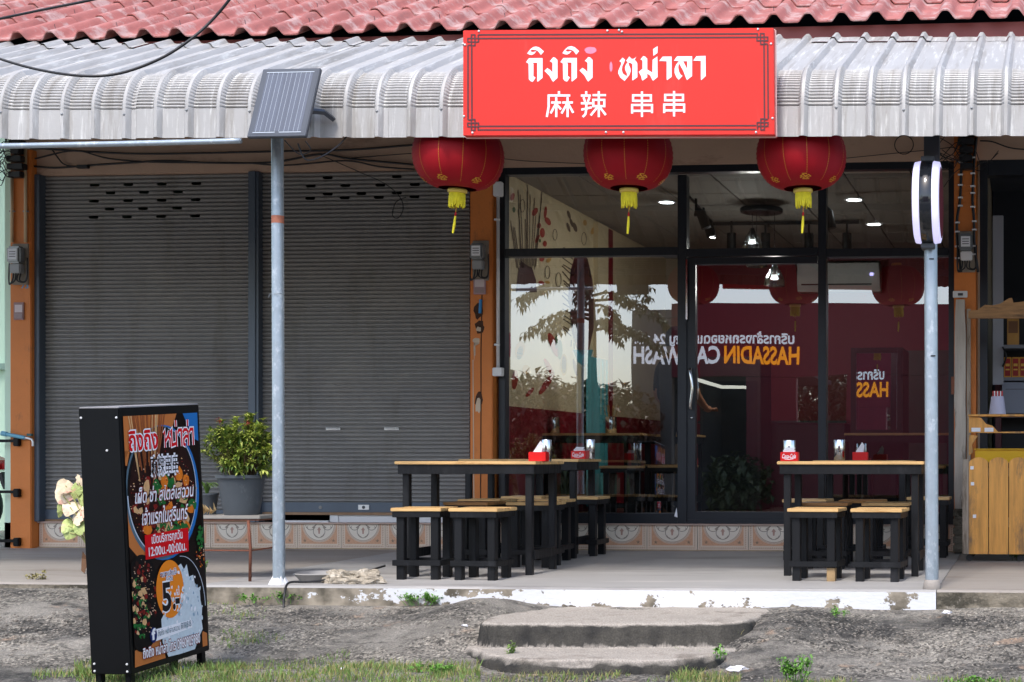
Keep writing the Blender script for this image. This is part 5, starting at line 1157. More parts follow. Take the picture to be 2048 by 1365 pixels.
# ------------------------------------------------------------------ meters, pipes and cables on the pillars
def meter(px, py, Y, label, m_case, paper, sc=1.):
    o = thing('electric_meter', label, 'meter', at(px, py, Y))
    box('backboard', -.07*sc, .07*sc, -.012, .02, -.2*sc, .14*sc, mat('worn meter board', srgb(150, 140, 126), .8, var=.2, vs=8), o)
    MB().box(-.065*sc, .05*sc, -.09, -.013, -.03*sc, .11*sc).build('glass_case', M_meterglass, o, bevel=.014*sc)
    MB().box(-.045*sc, .03*sc, -.0935, -.0905, .0, .085*sc).build('dial_label', M_white, o)
    for k in range(3): MB().box(-.035*sc, .02*sc, -.0942, -.0936, (.02+.02*k)*sc, (.026+.02*k)*sc).build('dial_line', M_dkgalv, o)
    MB().box(-.05*sc, .045*sc, -.075, -.013, -.11*sc, -.034*sc).build('terminal_cover', m_case, o, bevel=.008*sc)
    w = MB()
    for k in range(4): w.tube(smoothpath([(-.035*sc+k*.02*sc, -.04, -.11*sc), (-.04*sc+k*.022*sc, -.05, -.17*sc), (-.075*sc if k < 2 else .075*sc, -.04, -.19*sc+.01*k), (-.078*sc if k < 2 else .078*sc, -.03, .02)], 5), .0055, 6)
    w.build('meter_cable', M_cable, o); return o
meter(42, 522, YP-.001, 'electric meter on the left orange pillar', M_greyplastic, 1, 1.0)
meter(962, 515, YP-.001, 'grey weathered electric meter on the middle orange pillar', M_greyplastic, 1, .95)
meter(1934, 497, YP-.001, 'electric meter with a white terminal cover on the right orange pillar', M_whiteplastic, 1, .95)
def notice(px, py, w, h_, label, col):
    o = thing('paper_holder', label, 'bill holder', at(px, py, YP-.001)); MB().box(-w/2, w/2, -.012, 0, -h_/2, h_/2).build('plate', flat('holder '+label[:9], *col), o, bevel=.002)
    MB().box(-w/2+.012, w/2-.012, -.0135, -.0125, -.01, h_/2-.02).build('paper', flat('faded paper', 206, 190, 190), o); MB().box(-w/2+.01, w/2-.01, -.016, -.0125, -h_/2+.012, -.018).build('pocket', flat('pocket grey', 150, 128, 128), o)
notice(39, 623, .088, .145, 'pinkish bill holder on the left pillar', (150, 116, 112)); notice(960, 572, .1, .14, 'mauve bill holder below the middle meter', (170, 140, 146))
ws = thing('white_tag', 'small white name plate at the top of the old post', 'plate', at(1921, 589, YP-.01)); MB().box(-.06, .055, -.012, .005, -.027, .025).build('plate', M_whiteplastic, ws, bevel=.003); MB().box(-.02, .02, -.013, -.0125, -.012, .008).build('print', M_dkgalv, ws)
hn = MB(); put_text(hn, '73', X_(42, YP-.0015), X_(57, YP-.0015), Z_(50, 577, YP), .036, lambda a, b_: (a, YP-.0015, b_), 0, .02); hn.build('house_number', flat('blue paint number', 70, 150, 190), B, orient=False)
def wire(name, label, pts, r, m=M_cable, group=None, n=6, smooth=True):
    mb = MB(); mb.tube(smoothpath(pts, 6) if smooth else pts, r, n); o = mb.build(name, m, smooth=True); return tag(o, label, 'cable', group)
wire('yard_cable', 'black cable running from the porch edge down the slope beside the left pole', [at(770, 1132, -2.5), at(700, 1152, -2.75), at(620, 1164, -2.9), at(578, 1166, -2.98), at(569, 1190, -3.06), at(566, 1225, -3.12), at(556, 1262, -3.4), at(541, 1292, -3.7), at(538, 1318, -3.9)], .007)
# big overhead service cables in front of the roof
wire('overhead_cable', 'thick black cable swooping low across the awning at upper left', [at(-40, 105, -5.2), at(60, 136, -5.2), at(160, 152, -5.2), at(240, 147, -5.15), at(320, 118, -5.1), at(380, 80, -5.05), at(425, 40, -5), at(462, -5, -5), at(480, -40, -5)], .0065)
wire('overhead_cable', 'straight black cable crossing the roof at the top left corner', [at(-20, 42, -4), at(80, 21, -4), at(180, 1, -4), at(260, -18, -4)], .007)
wire('steel_pipe', 'thin galvanised pipe running level below the awning at the left', [at(-20, 293, -3.36), at(240, 288, -3.36), at(482, 282, -3.36)], .017, M_galv)['category'] = 'pipe'
bw = [('long black cable sagging in front of the beam from the left pillar to the lantern', [(60, 296), (200, 305), (320, 308), (560, 303), (700, 300), (830, 290)], .009), ('bundle of black cables sagging along the lower beam edge', [(60, 332), (110, 336), (180, 331), (260, 326), (330, 322), (420, 326), (545, 325), (640, 309), (700, 318), (830, 330)], .009), ('second cable of the bundle along the beam, hanging lower', [(70, 318), (150, 302), (220, 318), (320, 325), (480, 326), (570, 331), (690, 322), (760, 334), (840, 340)], .007),
      ('thin cable looping down over the shutter vents', [(640, 310), (720, 345), (770, 368), (800, 395), (806, 420), (795, 437), (785, 430), (792, 405), (812, 395)], .004), ('thin wire dropping from the beam top at the left', [(95, 285), (115, 315), (130, 330), (160, 334)], .006), ('thin straight wire along the beam left of the lantern', [(690, 318), (760, 312), (828, 307)], .004), ('thin wire along the beam between the lanterns', [(1006, 318), (1060, 323), (1170, 328)], .003), ('thin wire on the beam towards the right pillar', [(1690, 317), (1800, 306), (1862, 300), (1905, 295)], .003), ('wire strung between the right pillar and the picture edge', [(1960, 282), (1985, 284), (2020, 296), (2060, 300)], .006)]
for lab, pts, r in bw: wire('wall_cable', lab, [at(px, py, -.06-.012*random.random()) for px, py in pts], r, group='cables along the beam')
tag(MB().box(-.05, .05, -.02, .02, -.014, .014).build('cable_joint', M_cable, bevel=.005), 'black taped joint box on the cable bundle at left', 'cable joint').location = at(166, 334, -.08)
pp = [(X_(1808, -.05)+.075*math.cos(R(a)), -.05+.003*math.sin(R(a*3)), Z_(1808, 290, -.05)+.075*math.sin(R(a))) for a in range(0, 400, 20)]
wire('cable_coil', 'small coil of black cable hung on the beam right of the lanterns', pp, .004, smooth=False)
for (px, lab, px2) in ((1922, 'black cable clipped down the left edge of the right pillar', 1916), (1947, 'black cable clipped down the right side of the right pillar', 1950)):
    o = thing('clipped_cable', lab, 'cable'); Yq = YP-.012
    MB().tube(smoothpath([at(px+6, 275, Yq), at(px+1, 330, Yq), at(px-2, 400, Yq), at(px2-2, 440, Yq), at(px2-1, 490, Yq), at(px2+6, 545, Yq)], 6), .011, 8).build('sheath', M_cable, o, smooth=True)
    for k in range(9):
        y_ = 320+k*24+random.uniform(-6, 6); x_ = px-2 if y_ < 420 else px2-2; q = at(x_+1, y_, Yq); MB().box(q.x-.02, q.x+.018, Yq-.014, Yq+.01, q.z-.006, q.z+.006).build('clip', M_whiteplastic, o)
rnd = random.Random(9)
for (cx, cy, lab) in ((38, 318, 'tangled black cable junction at the top of the left pillar'), (1935, 300, 'tangled black cable junction at the top of the right pillar')):
    o = thing('cable_junction', lab, 'junction', at(cx, cy, YP-.03)); jb = MB()
    for k in range(5): jb.box(-.06+rnd.uniform(-.02, .02), .05+rnd.uniform(-.02, .02), -.05, .02, -.16+k*.065, -.11+k*.065)
    jb.build('connector', M_cable, o, bevel=.006); jw = MB()
    for k in range(16):
        z_ = rnd.uniform(-.16, .16); sx = rnd.choice((-1, 1)) if cx > 100 else -1; jw.tube(smoothpath([(0, -.03, z_), (sx*.06, -.06, z_+rnd.uniform(-.04, .04)), (sx*.12, -.05, z_+rnd.uniform(-.1, .1)), (sx*(.17+rnd.uniform(0, .12)), -.02, z_+rnd.uniform(-.2, .14))], 4), .0035, 5)
    jw.build('loose_wire', M_cable, o)
for (px, y0, y1, lab) in ((24, 350, 485, 'cream conduit running down the left edge of the left pillar'), (51, 285, 485, 'cream conduit down the right side of the left pillar')):
    o = thing('conduit', lab, 'conduit', at(px, y1, YP-.016)); MB().tube([(0, 0, 0), (0, 0, at(px, y0, YP).z-o.location.z)], .0125, 10).build('pipe', M_pvc, o, smooth=True); MB().box(-.018, .018, -.008, .016, .25, .262).build('strap', M_greyplastic, o)
cdx = thing('white_conduit', 'white plastic conduit with a junction cap beside the glass shopfront', 'conduit', at(996, 745, YP+.03))
hq_ = lambda py: at(996, py, YP+.03).z-cdx.location.z
MB().tube([(0, 0, 0), (.0, 0, hq_(390))], .0135, 10).build('pipe', M_whiteplastic, cdx, smooth=True); MB().box(-.03, .04, -.035, .02, hq_(394), hq_(365)).build('cap_box', M_whiteplastic, cdx, bevel=.006); MB().box(-.035, .045, -.035, .02, hq_(753), hq_(736)).build('outlet_box', M_whiteplastic, cdx, bevel=.005)
for py in (440, 690): MB().box(-.026, .016, -.018, .0, hq_(py+2), hq_(py-2)).build('clip', M_whiteplastic, cdx)
lt = thing('blue_lighter', 'blue lighter-like stub fixed on the middle pillar', 'lighter', at(960, 612, YP-.012)); MB().tube([(0, 0, -.06), (.006, 0, .05)], .013, 8).build('body', flat('blue plastic', 40, 130, 190), lt, smooth=True, angle=40)
so_ = MB()                                           # scorch marks, broken plaster and a cable hole on the pillar
for (px, py, rx, ry) in ((957, 622, 9, 16), (960, 655, 9, 14), (958, 800, 8, 16)): blob(so_, px, py, rx, ry, lambda a, b_: at(a, b_, YP-.001), 0, 14, .3, px)
for (px, py, rx, ry) in ((952, 683, 7, 8), (957, 812, 6, 16), (949, 700, 2, 18), (958, 659, 6, 5)): blob(so_, px, py, rx, ry, lambda a, b_: at(a, b_, YP-.0016), 1, 10, .5, py)
so_.stroke([(964, 590), (962, 700), (962, 800), (961, 1000)], 2.2, lambda a, b_: at(a, b_, YP-.0018), 0); so_.stroke([(946, 720), (947, 900), (948, 1060)], 2.0, lambda a, b_: at(a, b_, YP-.0014), 1)
so_.build('pillar_stain', [mat('scorched soot', srgb(70, 44, 30), .9, var=.3, vs=30), mat('bare plaster', srgb(196, 178, 156), .9, var=.15)], B, orient=False)
# tap on a blue pipe and black gate bars at the left pillar
tp = thing('water_tap', 'brass tap on a blue plastic pipe across the left pillar', 'tap', at(30, 875, YP-.03))
MB().tube([at(8, 868, YP-.03)-tp.location, at(50, 876, YP-.03)-tp.location], .016, 10).build('pipe', M_pvcblue, tp, smooth=True, angle=40); MB().tube([at(4, 867, YP-.03)-tp.location, at(14, 869, YP-.03)-tp.location], .021, 10).build('coupling', M_pvcblue, tp)
MB().tube(smoothpath([at(50, 876, YP-.03)-tp.location, at(60, 878, YP-.03)-tp.location, at(65, 882, YP-.03)-tp.location, at(66, 893, YP-.03)-tp.location]), .009, 8).build('spout', M_screw, tp, smooth=True); MB().box(.11, .15, -.012, .012, .01, .03).build('valve_handle', flat('green valve', 50, 90, 90), tp)
for (py, lab) in ((880, 'black metal gate rail fixed to the left pillar, the upper one'), (982, 'black metal gate rail on the left pillar at mid height'), (1080, 'black metal gate rail at the foot of the left pillar')):
    o = thing('gate_rail', lab, 'gate rail', at(40, py+8, YP-.02)); MB().box(-.9, -.03, -.012, .012, .012, .036).build('bar', M_blackpaint, o, bevel=.003); MB().box(-.05, .0, -.02, .02, -.02, .05).build('bracket', M_blackpaint, o, bevel=.006)

# ------------------------------------------------------------------ left neighbour: mint wall, motorbike
nb = thing('neighbour_house', 'mint green house wall at the far left edge', 'house'); MB().box(-14, XW-.12, 2.2, 2.4, -.3, 5).build('wall', M_mint, nb); MB().box(-14, XW-.12, 2.12, 2.2, 1.62, 1.68).build('ledge', mat('grey green ledge', srgb(150, 180, 165), .7), nb)
MB().box(-14, XW-.12, .6, 2.2, -.25, .02).build('side_apron', M_porch2, nb)
bk = thing('motorbike', 'red motorbike parked beside the left pillar, mostly cut off', 'motorbike', (X_(16, .9)-.35, .9, .02))
def wheel(cx):
    w = MB().lathe([(.205, -.04), (.25, -.045), (.283, -.03), (.29, 0), (.283, .03), (.25, .045), (.205, .04), (.205, -.04)], (cx, 0, .29), 32, axis='y').build('wheel', M_black, bk, smooth=True); rm = MB().lathe([(.19, -.02), (.205, -.03), (.205, .03), (.19, .02), (.19, -.02)], (cx, 0, .29), 28, axis='y')
    for k in range(5): a = 2*math.pi*k/5; rm.tube([(cx, 0, .29), (cx+.19*math.cos(a), 0, .29+.19*math.sin(a))], .014, 6)
    rm.build('rim', M_greyplastic, w); return w
wheel(.0); wheel(-1.22); M_bikered = mat('red bike paint', srgb(190, 20, 30), .2, var=.05, coat=.5)
def prism(name, pts, y0, y1, m, par, bev=.01): mb = MB(); n = len(pts); mb.add([(x_, y0, z_) for x_, z_ in pts]+[(x_, y1, z_) for x_, z_ in pts], [tuple(range(n)), tuple(range(2*n-1, n-1, -1))]+[(i, (i+1) % n, n+(i+1) % n, n+i) for i in range(n)]); return mb.build(name, m, par, bevel=bev)
prism('rear_fairing', [(.1, .78), (.3, .7), (.33, .62), (.1, .58), (-.4, .6), (-.5, .7), (-.3, .78)], -.11, .11, M_bikered, bk); prism('seat', [(.12, .79), (.1, .86), (-.3, .86), (-.55, .78), (-.4, .76)], -.12, .12, M_black, bk); prism('tank', [(-.5, .72), (-.55, .9), (-.9, .94), (-1.0, .7)], -.13, .13, M_bikered, bk)
prism('engine', [(-.35, .2), (-.35, .52), (-.8, .56), (-.85, .25)], -.12, .12, M_dkgalv, bk); prism('mudguard', [(.33, .6), (.36, .45), (.34, .44), (.28, .58)], -.05, .05, M_black, bk, .004)
MB().tube([(-1.22, 0, .29), (-1.0, 0, .95), (-.98, 0, 1.02)], .028, 8).tube([(-.9, -.34, 1.05), (-1.0, 0, 1.02), (-.9, .34, 1.05)], .013, 8).build('fork', M_dkgalv, bk); MB().tube([(0, .09, .29), (-.5, .09, .38)], .025, 6).tube([(0, -.09, .29), (-.5, -.09, .38)], .025, 6).build('swing_arm', M_black, bk)
MB().tube([(.25, -.16, .36), (-.2, -.16, .3), (-.5, -.14, .25)], [.045, .045, .02], 10).build('exhaust', M_chrome, bk); MB().box(.325, .35, -.05, .05, .62, .68).build('tail_lamp', flat('tail lamp red', 170, 20, 20), bk)

# ------------------------------------------------------------------ right neighbour's stall
YC = -.95
wd = thing('wooden_counter', 'orange plank counter with a wavy top edge at the right edge', 'counter', (X_(1925, YC), YC, fz(YC)+.0))
zc0, zc1 = Z_(1980, 1122, YC)-wd.location.z, Z_(1980, 915, YC)-wd.location.z; zb = .055
def plank(x0, x1, mt_, wav):
    mb = MB(); n = 14; pts = [(x0, zb), (x1, zb)]
    for i in range(n+1):
        t_ = 1-i/n; x_ = x0+(x1-x0)*t_; pts.append((x_, zc1-(.036*(1-abs(math.sin(math.pi*(t_)))**.7)) if wav else zc1-.02+.01*t_))
    m = len(pts); mb.add([(a, 0, c) for a, c in pts]+[(a, .025, c) for a, c in pts], [tuple(range(m)), tuple(range(2*m-1, m-1, -1))]+[(i, (i+1) % m, m+(i+1) % m, m+i) for i in range(m)])
    mb.build('plank', mt_, wd, bevel=0)
x_ = 0; w_ = (X_(1978, YC)-X_(1938, YC))
plank(0, X_(1938, YC)-X_(1925, YC)-.003, M_greywood, False)
for k in range(6): plank(X_(1938, YC)-X_(1925, YC)+k*w_, X_(1938, YC)-X_(1925, YC)+(k+1)*w_-.006, M_oldpine, True)
MB().box(.0, 1.2, .026, .05, .25, .32).build('cross_batten', M_greywood, wd); MB().box(.0, 1.2, .026, .05, .62, .68).build('cross_batten', M_greywood, wd); MB().box(.004, .02, .026, .55, zb+.01, zc1-.03).build('side_panel', M_greywood, wd); MB().box(.0, 1.2, .05, .56, zc1-.12, zc1-.1).build('shelf_board', M_brownwood, wd)
for (cx, cy) in ((.05, .06), (.42, .06), (.05, .5), (.8, .06)): MB().lathe([(.0, -.012), (.024, -.012), (.026, 0), (.024, .012), (0, .012)], (cx, cy, .026), 14, axis='y').build('caster', M_black, wd)
for (px, py) in ((1944, 936), (1945, 968), (1949, 1033)): q = at(px, py, YC-.001)-wd.location; MB().box(q.x-.012, q.x+.012, -.0012, 0, q.z-.012, q.z+.012).build('paper_scrap', M_paper, wd)
yt = thing('yellow_tray', 'yellow plastic tray edge standing on the wooden counter', 'tray', (X_(1950, YC+.2), YC+.2, wd.location.z+zc1-.06)); box('rim', 0, 1.0, 0, .32, .02, .115, flat('yellow plastic', 222, 172, 14, rough=.35), yt, .008); box('lip', -.012, 1.012, -.012, .332, .116, .124, flat('yellow plastic', 222, 172, 14), yt, .003)
op = thing('old_post', 'weathered white-grey timber post with a hinge in front of the right pillar', 'post', (X_(1922, YP-.06), YP-.06, 0)); h0 = Z_(1922, 600, YP-.06)
mb = MB()
for i in range(16):
    z_ = h0*i/15; dx = .008*mnoise.noise((i*.6, 2, 0)); k = .05 if i < 14 else .05-.006*(i-13); mb.v += [(-k+dx, -.02, z_), (k*.75+dx, -.025, z_), (k*.75+dx, .05, z_), (-k+dx, .05, z_)]
for i in range(15):
    for k in range(4): a = i*4; mb.f.append((a+k, a+(k+1) % 4, a+4+(k+1) % 4, a+4+k)); mb.m.append(0)
mb.f.append((60, 61, 62, 63)); mb.m.append(0)
mb.build('timber', mat('flaking white timber', srgb(186, 178, 168), .85, var=.15, vs=4, stretch=(6, 6, .6), dirt=(srgb(124, 108, 92), .34, 4, (3, 3, .5)), bump=.3, bs=30), op)
MB().box(-.075, -.052, -.03, -.01, Z_(1910, 790, -.1), Z_(1910, 755, -.1)).build('hinge', M_rust, op); MB().box(.045, .075, -.01, .04, 0.62, Z_(1932, 620, -.1)).build('side_batten', M_greywood, op)
rb = MB(); 
for k in range(5): rb.box(-.06+.02*mnoise.noise((k, 0, 0)), .06, -.05, .04, .0+k*.07, .068+k*.07)
rb.build('broken_footing', M_mossy, op, bevel=.01)
# carved boards of the stall front
def wavy(name, label, pts, Y, th_, m, par=None, cat='board'):
    o = MB(); P = [at(a, b_, Y) for a, b_ in pts]; n = len(P); o.add(P+[p+Vector((0, th_, 0)) for p in P], [tuple(range(n)), tuple(range(2*n-1, n-1, -1))]+[(i, (i+1) % n, n+(i+1) % n, n+i) for i in range(n)]); o = o.build(name, m); tag(o, label, cat); return o
wavy('carved_board', 'weathered board with a carved wavy top over the stall opening', [(1937, 637), (1937, 622), (1955, 620), (1970, 610), (1985, 611), (2000, 608), (2018, 597), (2024, 596), (2027, 606), (2050, 603), (2090, 598), (2110, 610), (2200, 606), (2200, 637)], -.8, .03, M_brownwood)
wavy('carved_board', 'thin carved shelf board with white labels above the yellow tray', [(1938, 866), (1938, 834), (1962, 836), (1972, 848), (1985, 852), (1996, 864), (2200, 862), (2200, 868)], -.75, .025, M_oldpine); wavy('shelf_board', 'thin pale shelf strip above the carved shelf board', [(1936, 833), (1936, 829), (2200, 829), (2200, 833)], -.78, .2, M_oldpine, cat='shelf')
wavy('corner_bracket', 'small curved timber bracket under the carved shelf board', [(1938, 870), (1938, 912), (1946, 905), (1944, 890), (1956, 872)], -.75, .025, M_oldpine, cat='bracket')
for i, px in enumerate((1952, 1978)): tag(box('price_label', *[f for f in (X_(px-9, -.752), X_(px+9, -.752))], -.757, -.752, Z_(px, 864, -.75), Z_(px, 856, -.75), M_paper, None, 0), ('white paper label at the left of the carved shelf board', 'white paper label further right on the carved shelf board')[i], 'label')
stf = thing('stall_entrance', 'dark aluminium frame of the stall opening beside the right pillar', 'door frame', (0, 0, 0)); MB().box(X_(1960, .0), X_(1975, .0), -.03, .1, .1, 3.1).build('jamb', M_alu, stf, bevel=.003); MB().box(X_(1975, .0)+.001, 2.5, -.03, .1, 2.98, 3.1).build('lintel', M_alu, stf)
wb = thing('spare_door', 'tall pale grey door leaf standing inside the stall', 'door leaf', (X_(1985, .5), .5, .1)); MB().box(0, .09, 0, .03, 1.25, 2.65).build('panel', flat('pale grey laminate', 150, 152, 160), wb, bevel=.004); MB().tube(smoothpath([(.085, -.01, 1.4), (.11, -.04, 1.46), (.11, -.04, 1.5), (.085, -.01, 1.56)]), .008, 6).build('handle', M_black, wb)
sf = thing('stall_shelf', 'dark red shelf unit inside the stall with three boards', 'shelf', (X_(1990, .7), .7, .1)); M_shred = mat('dark red shelf', srgb(70, 20, 28), .5, var=.1)
box('upright', 0, .05, 0, .3, 0, 1.72, M_shred, sf)
zsh = []
for py in (690, 755, 828): zz_ = Z_(2010, py, .7)-.1; zsh.append(zz_); MB().box(.051, 1.4, .0, .3, zz_-.03, zz_).build('board', mat('grey shelf board', srgb(120, 122, 130), .5), sf, bevel=.002)
MB().box(0.051, 1.4, .301, .31, 0, 1.9).build('back_panel', M_dark, sf)
for i, (px, w_, h_, lab) in enumerate(((2013, .062, .17, 'gold and red boxed product, leftmost on the stall shelf'), (2029, .062, .17, 'gold and red boxed product in the middle on the stall shelf'), (2044, .062, .17, 'gold and red boxed product at the picture edge on the stall shelf'))):
    o = thing('product_box', lab, 'product box', (X_(px+2, .68), .72, .1+zsh[1]), 0, 'gold and red boxes on the stall shelf'); box('carton', -w_/2, w_/2, 0, .05, 0, h_, mat('gold carton', srgb(196, 140, 50), .35, .3, var=.15), o, .002); MB().box(-w_/2+.008, w_/2-.008, -.0015, 0, .012, h_-.012).build('red_label', flat('carton red', 150, 30, 28), o)
    MB().box(-w_/2+.014, w_/2-.014, -.0022, -.0016, h_*.35, h_*.42).build('label_stripe', flat('label gold', 214, 170, 70), o); MB().box(-w_/2+.014, w_/2-.014, -.0022, -.0016, h_*.55, h_*.68).build('label_stripe', flat('label gold', 214, 170, 70), o)
o = thing('gold_carton', 'single gold carton on the top shelf of the stall', 'carton', (X_(2026, .68), .72, .1+zsh[0])); box('carton', -.05, .05, 0, .05, 0, .26, mat('old gold carton', srgb(170, 124, 56), .4, .2, var=.15), o, .002); MB().box(-.04, .04, -.001, 0, .1, .2).build('print', flat('carton brown', 110, 70, 36), o)
o = thing('plastic_pot', 'pale lilac plastic pot with red and white sticks on the stall shelf', 'pot', (X_(1995, -.55), -.55, Z_(1995, 829, -.55))); MB().lathe([(0, 0), (.065, 0), (.062, .02), (.048, .13), (.046, .135), (.043, .13), (.055, .02), (0, .015)], (0, 0, 0), 24).build('bowl', flat('lilac plastic', 188, 186, 208), o, smooth=True, angle=40)
for k in range(7): MB().tube([(-.03+.01*k, 0, .05), (-.034+.0115*k, .0, .175)], .0045, 6).build('stick', (M_redbox, M_white)[k % 2], o)
o = thing('paper_pad', 'grey-white paper pad leaning at the back of the stall shelf', 'paper pad', (X_(2035, .6), .62, .1+zsh[2])); box('sheet', -.13, .3, 0, .02, 0, .26, flat('bluish paper', 120, 126, 140), o, .002); MB().box(-.1, .2, -.001, 0, .2, .205).build('ruled_line', M_dkgalv, o)

# ------------------------------------------------------------------ inside the shop
def itable(px, Y, W_, lab):
    o = copy_tree(TB); o.scale = (W_/.955, 1, 1); o.location = (X_(px, Y), Y, FL+.0); o.rotation_euler = (0, 0, 0); o['label'] = lab; o['group'] = 'tables inside the shop'; return o
itable(1165, 1.2, 1.05, 'dining table just inside the left window by the mural'); itable(1312, 2.0, .7, 'dining table inside near the door, behind the mural table'); itable(1800, 1.3, 1.0, 'dining table inside the right window')
for (px, Y, lab) in ((1235, .8, 'stool inside the left window, before the table'), (1330, 1.5, 'stool inside near the door mullion'), (1100, .9, 'stool inside the left window nearest the pillar'), (1760, .9, 'stool inside the right window'), (1850, .9, 'stool inside the right window near the pole')):
    o = copy_tree(ST); o.location = (X_(px, Y), Y, FL); o.rotation_euler = (0, 0, 0); o['label'] = lab; o['group'] = 'stools inside the shop'
for (px, Y, lab) in ((1108, 1.4, 'steel cup on the table by the mural'), (1222, 1.35, 'steel cup holding bamboo sticks on the inside table')): cup(px, Y, FL+.745, .05, .15, lab)
bs_ = thing('bamboo_sticks', 'fan of bamboo sticks standing in a steel cup on the inside table', 'sticks', (X_(1222, 1.35), 1.35, FL+.76)); mb = MB()
for k in range(16): a = rnd.uniform(0, 6.28); mb.tube([(0, 0, .0), (.08*math.cos(a)*rnd.random(), .05*math.sin(a), .24)], .0022, 4)
mb.build('stick', M_pine, bs_)
mb = MB(); N = 28
for i in range(N+1):
    y_ = 2.35+.7*i/N; x_ = XWALL+.05+.018*math.sin(i*1.25)+.008*math.sin(i*2.9); mb.v += [(x_, y_, FL+.05), (x_, y_, FL+1.52)]
for i in range(N): mb.f.append((2*i, 2*i+2, 2*i+3, 2*i+1)); mb.m.append(0)
tag(mb.build('teal_curtain', M_teal, smooth=True), 'teal cloth hanging in folds against the mural wall inside', 'curtain')
ac = thing('air_conditioner', 'white wall air conditioner on the red back wall', 'air conditioner', at(1677, 555, YB-.26)); aw, ah = .49, .165
prism2 = MB(); pr = [(-.19, .0+ah), (0.0, ah), (.0, -ah*.5), (.03, -ah), (.2, -ah), (.2, ah)]
n_ = len(pr); prism2.add([(-aw, y_+.0, z_) for y_, z_ in pr]+[(aw, y_, z_) for y_, z_ in pr], [tuple(range(n_)), tuple(range(2*n_-1, n_-1, -1))]+[(i, (i+1) % n_, n_+(i+1) % n_, n_+i) for i in range(n_)]); prism2.build('casing', M_whiteplastic, ac, bevel=.008)
MB().box(-aw+.05, aw-.1, -.004, .0, -ah*.55, -ah*.45).build('air_slot', M_black, ac); MB().box(aw-.12, aw-.08, -.006, 0, ah*.1, ah*.3).build('indicator', mat('indicator lamp', srgb(200, 190, 255), .4, emit=(srgb(190, 180, 255), 1.2)), ac)
mir = thing('framed_display', 'black framed glass panel on the back wall right of the door', 'framed glass', (X_(1753, 2.2), 2.2, Z_(1753, 783, 2.2))); mw, mh = (X_(1805, 2.2)-X_(1701, 2.2))/2, (Z_(1753, 697, 2.2)-Z_(1753, 872, 2.2))/2
f = MB(); f.box(-mw, -mw+.05, 0, .05, -mh, mh).box(mw-.05, mw, 0, .05, -mh, mh).box(-mw+.051, mw-.051, 0, .05, mh-.05, mh).box(-mw+.051, mw-.051, 0, .05, -mh, -mh+.05); f.build('frame', M_black, mir); MB().quad((-mw+.05, .02, -mh+.05), (mw-.05, .02, -mh+.05), (mw-.05, .02, mh-.05), (-mw+.05, .02, mh-.05)).build('pane', GLASS2, mir, orient=False); MB().box(-mw, mw, .06, .5, -mh-1.0, mh).build('cabinet', M_dark, mir); mir.rotation_euler = (R(-1.2), 0, R(-1.9))
gp = thing('green_panel', 'dark green tall door panel inside the shop behind the right pole', 'door panel', (X_(1795, 4.6), 4.6, FL)); box('panel', 0, .75, 0, .05, 0, 1.72, mat('dark green laminate', srgb(30, 58, 50), .4, var=.15), gp); MB().tube([(.06, -.03, .85), (.06, -.03, 1.05)], .012, 6).build('handle', M_screw, gp)
# pendant lamp cluster
pl = thing('pendant_lamp', 'black ceiling lamp with three glass shades hanging in the shop', 'pendant lamp', at(1523, 404, 1.9)); pl.location.z = CE-.08
MB().lathe([(0, -.015), (.19, -.015), (.2, -.005), (.2, .02), (.19, .03), (0, .03)], (0, 0, 0), 40).build('canopy', M_blackpaint, pl, smooth=True, angle=40)
M_bulb = mat('lit bulb', (1, 1, 1), .4, var=0, emit=((1, .98, .95), 9.)); GL3 = glass_mat('smoked lamp shade', .26, (.62, .64, .64), .05)
for (px, py) in ((1503, 490), (1515, 524), (1549, 562)):
    q = at(px, py, 1.9)-pl.location; q.y = random.uniform(-.06, .06)
    MB().tube([(q.x, q.y, -.01), (q.x, q.y, q.z+.15)], .003, 5).build('cord', M_black, pl); shd = MB().lathe([(.02, .16), (.03, .13), (.06, .09), (.088, .03), (.1, -.05), (.098, -.052), (.086, .03), (.056, .09), (.026, .13)], q, 28).build('shade', GL3, pl, smooth=True)
    MB().lathe([(0, .16), (.02, .155), (.022, .06), (.0, .055)], q, 14).build('socket', M_black, shd, smooth=True, angle=40); MB().lathe([(0, -.036), (.022, -.03), (.036, -.012), (.04, .006), (.034, .03), (.02, .05), (0, .052)], q, 18).build('bulb', M_bulb, shd, smooth=True)
    ld = bpy.data.lights.new('bulb_light', 'POINT'); ld.energy = 9; ld.shadow_soft_size = .04; ld.color = (1, .96, .9); lo_ = bpy.data.objects.new('bulb_light', ld); COL.objects.link(lo_); lo_.parent = pl; lo_.location = (q.x, q.y, q.z-.075)
